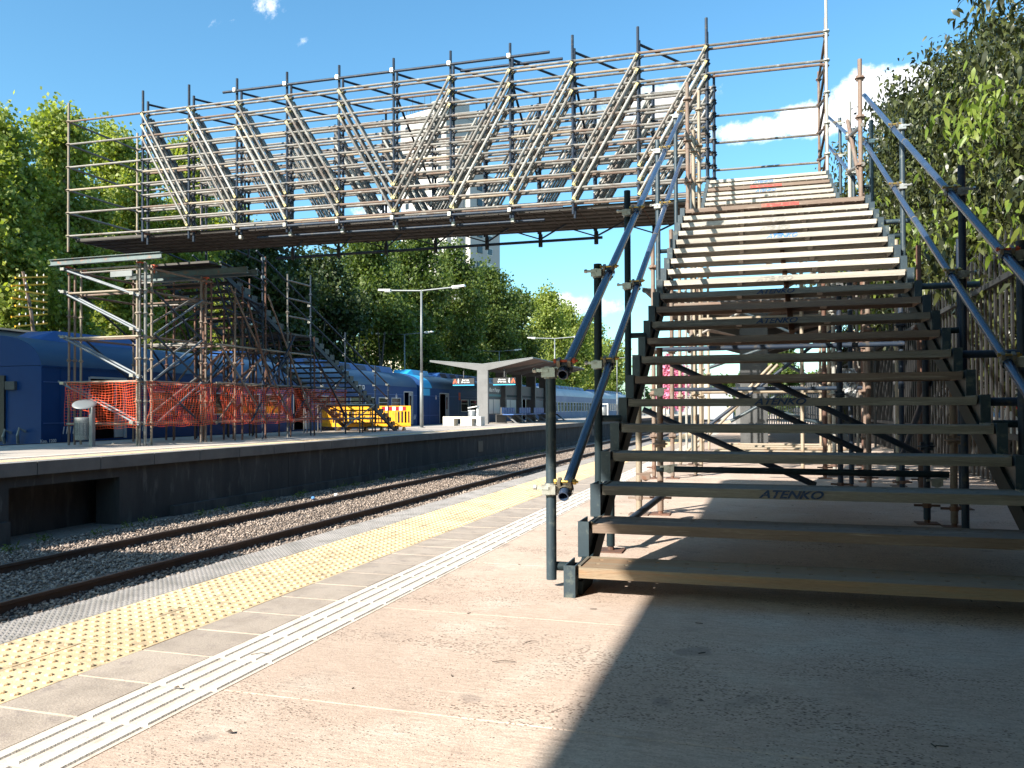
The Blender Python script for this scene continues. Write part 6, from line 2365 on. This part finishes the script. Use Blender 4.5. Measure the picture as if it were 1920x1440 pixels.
# hedge foliage hanging on the fence
hg = leaf_cloud('hedge', [(3.0 + random.uniform(-0.1, 0.3), 12.5 + 0.8 * i, 2.0 + random.uniform(-0.4, 0.8), 0.5, 0.7, 0.8) for i in range(26)], 26000, 0.13, 'leaf_glossy', aspect=0.4, curve=True, droop=0.8, clump=6)
o = link('hedge_foliage', hg)
tag(o, 'dense glossy hedge foliage pressed against the palisade fence', 'hedge', kind='stuff')

# distant trees to the right of the line
tree('round_tree', 'round green tree at the end of the slabs, seen under the treads', 'trees at the end of the line', 0.6, 52, 0, 4.6, 2.6, 0.8, 9000, 0.22, 'leaf_mid', nl=12, aspect=0.9)
tree('round_tree', 'green tree left of the pink blossom tree at the end of the line', 'trees at the end of the line', -2.0, 90, 0, 4.8, 3.4, 0.6, 7000, 0.3, 'leaf_mid', nl=12, aspect=0.9)
tree('blossom_tree', 'pink blossoming tree seen between the lower treads', 'trees at the end of the line', -7.6, 68, 0, 4.9, 2.3, 1.0, 6500, 0.2, 'petal', nl=12, aspect=0.9)
for i in range(16):
    x = -60 + i * 9 + random.uniform(-3, 3)
    tree('distant_tree', 'distant skyline tree beyond the end of the line, %s from the left' % ['first', 'second', 'third', 'fourth', 'fifth', 'sixth', 'seventh', 'eighth', 'ninth', 'tenth', 'eleventh', 'twelfth', 'thirteenth', 'fourteenth', 'fifteenth', 'sixteenth'][i], 'far skyline trees', x, 190 + random.uniform(-20, 30), -1, random.uniform(6, 9) if x > -30 else random.uniform(8, 14), 6.5, 0.5, 1800, 0.9, 'leaf_mid', nl=9, aspect=0.9)

# ================================================================== SMALL THINGS ON THE GROUND
b = MB()
for i in range(70):
    x, y = random.uniform(-1.4, 2.0), random.uniform(1.5, 9)
    a = random.uniform(0, 3.14)
    L_ = random.uniform(0.006, 0.03)
    b.bar((x, y, 0.002), (x + L_ * math.cos(a), y + L_ * math.sin(a), 0.003), 0.003, 0.002)
o = b.build('litter_crumbs', 'barkd')
tag(o, kind='stuff')
for (x, y, a, L_, lab) in ((-0.82, 2.75, 0.9, 0.055, 'short dry twig on the sunlit slab, upper of two'), (-0.86, 2.52, 0.35, 0.075, 'curved dry twig on the sunlit slab, lower of two'), (-1.66, 2.36, 0.6, 0.06, 'dry twig lying on the white guide strip')):
    b = MB()
    b.path([(x, y, 0.006), (x + 0.5 * L_ * math.cos(a), y + 0.5 * L_ * math.sin(a) + 0.006, 0.008), (x + L_ * math.cos(a), y + L_ * math.sin(a), 0.005)], 0.0012, 5)
    tag(b.build('twig', 'barkd'), lab, 'twig', 'dry twigs on the platform')
for (x, y, lab) in ((-1.69, 2.02, 'small brown dry leaf on the white guide strip'), (-1.33, 1.78, 'crumpled dry leaf beside the guide strip'), (-0.20, 2.35, 'curled dry leaf on the slab near the shade edge')):
    b = MB()
    b.add([(x, y, 0.004), (x + 0.014, y + 0.006, 0.011), (x + 0.026, y, 0.006), (x + 0.013, y - 0.009, 0.009)], [(0, 1, 3), (1, 2, 3)])
    tag(b.build('dry_leaf', 'rust'), lab, 'leaf', 'dry leaves on the platform')
# rubble under the tower
for i, (x, y, s, lab) in enumerate(((-13.3, 15.0, 0.06, 'larger grey rubble lump by the tower foot'), (-13.7, 15.6, 0.045, 'rubble lump behind the tower foot'), (-14.1, 14.9, 0.035, 'small round stone right of the litter bin'))):
    b = MB()
    b.lathe([(s * 0.5, 0), (s, s * 0.3), (s * 0.8, s * 0.9), (s * 0.3, s * 1.2)], 7, (x, y, ZF))
    tag(b.build('rubble', 'concrete'), lab, 'rubble', 'rubble under the tower')
for (x, y, lab, mm) in ((-9.3, 15.4, 'crushed blue bottle between rail and wall', 'inkblue'), (-9.15, 16.1, 'white scrap of plastic between rail and wall', 'white')):
    b = MB()
    b.lathe([(0.02, 0), (0.035, 0.01), (0.035, 0.12), (0.012, 0.16), (0.012, 0.18)], 8)
    o = link('bottle' if mm == 'inkblue' else 'plastic_scrap', b.mesh('scrap', mm), None)
    o.location = (x, y, -1.05)
    o.rotation_euler = (R(85), 0, R(40))
    tag(o, lab, 'litter')

# weeds between the ballast and the far wall, and along the platform foot
wd = leaf_cloud('weeds', [(FX(y_) + 0.25 + random.uniform(0, 0.35), y_, -1.04, 0.10, 0.25, 0.06) for y_ in [6 + 0.7 * i + random.uniform(-0.3, 0.3) for i in range(46)]], 2600, 0.06, 'leaf_mid', aspect=0.3)
o = link('weeds', wd)
tag(o, 'sparse low weeds along the foot of the far platform wall', kind='stuff')
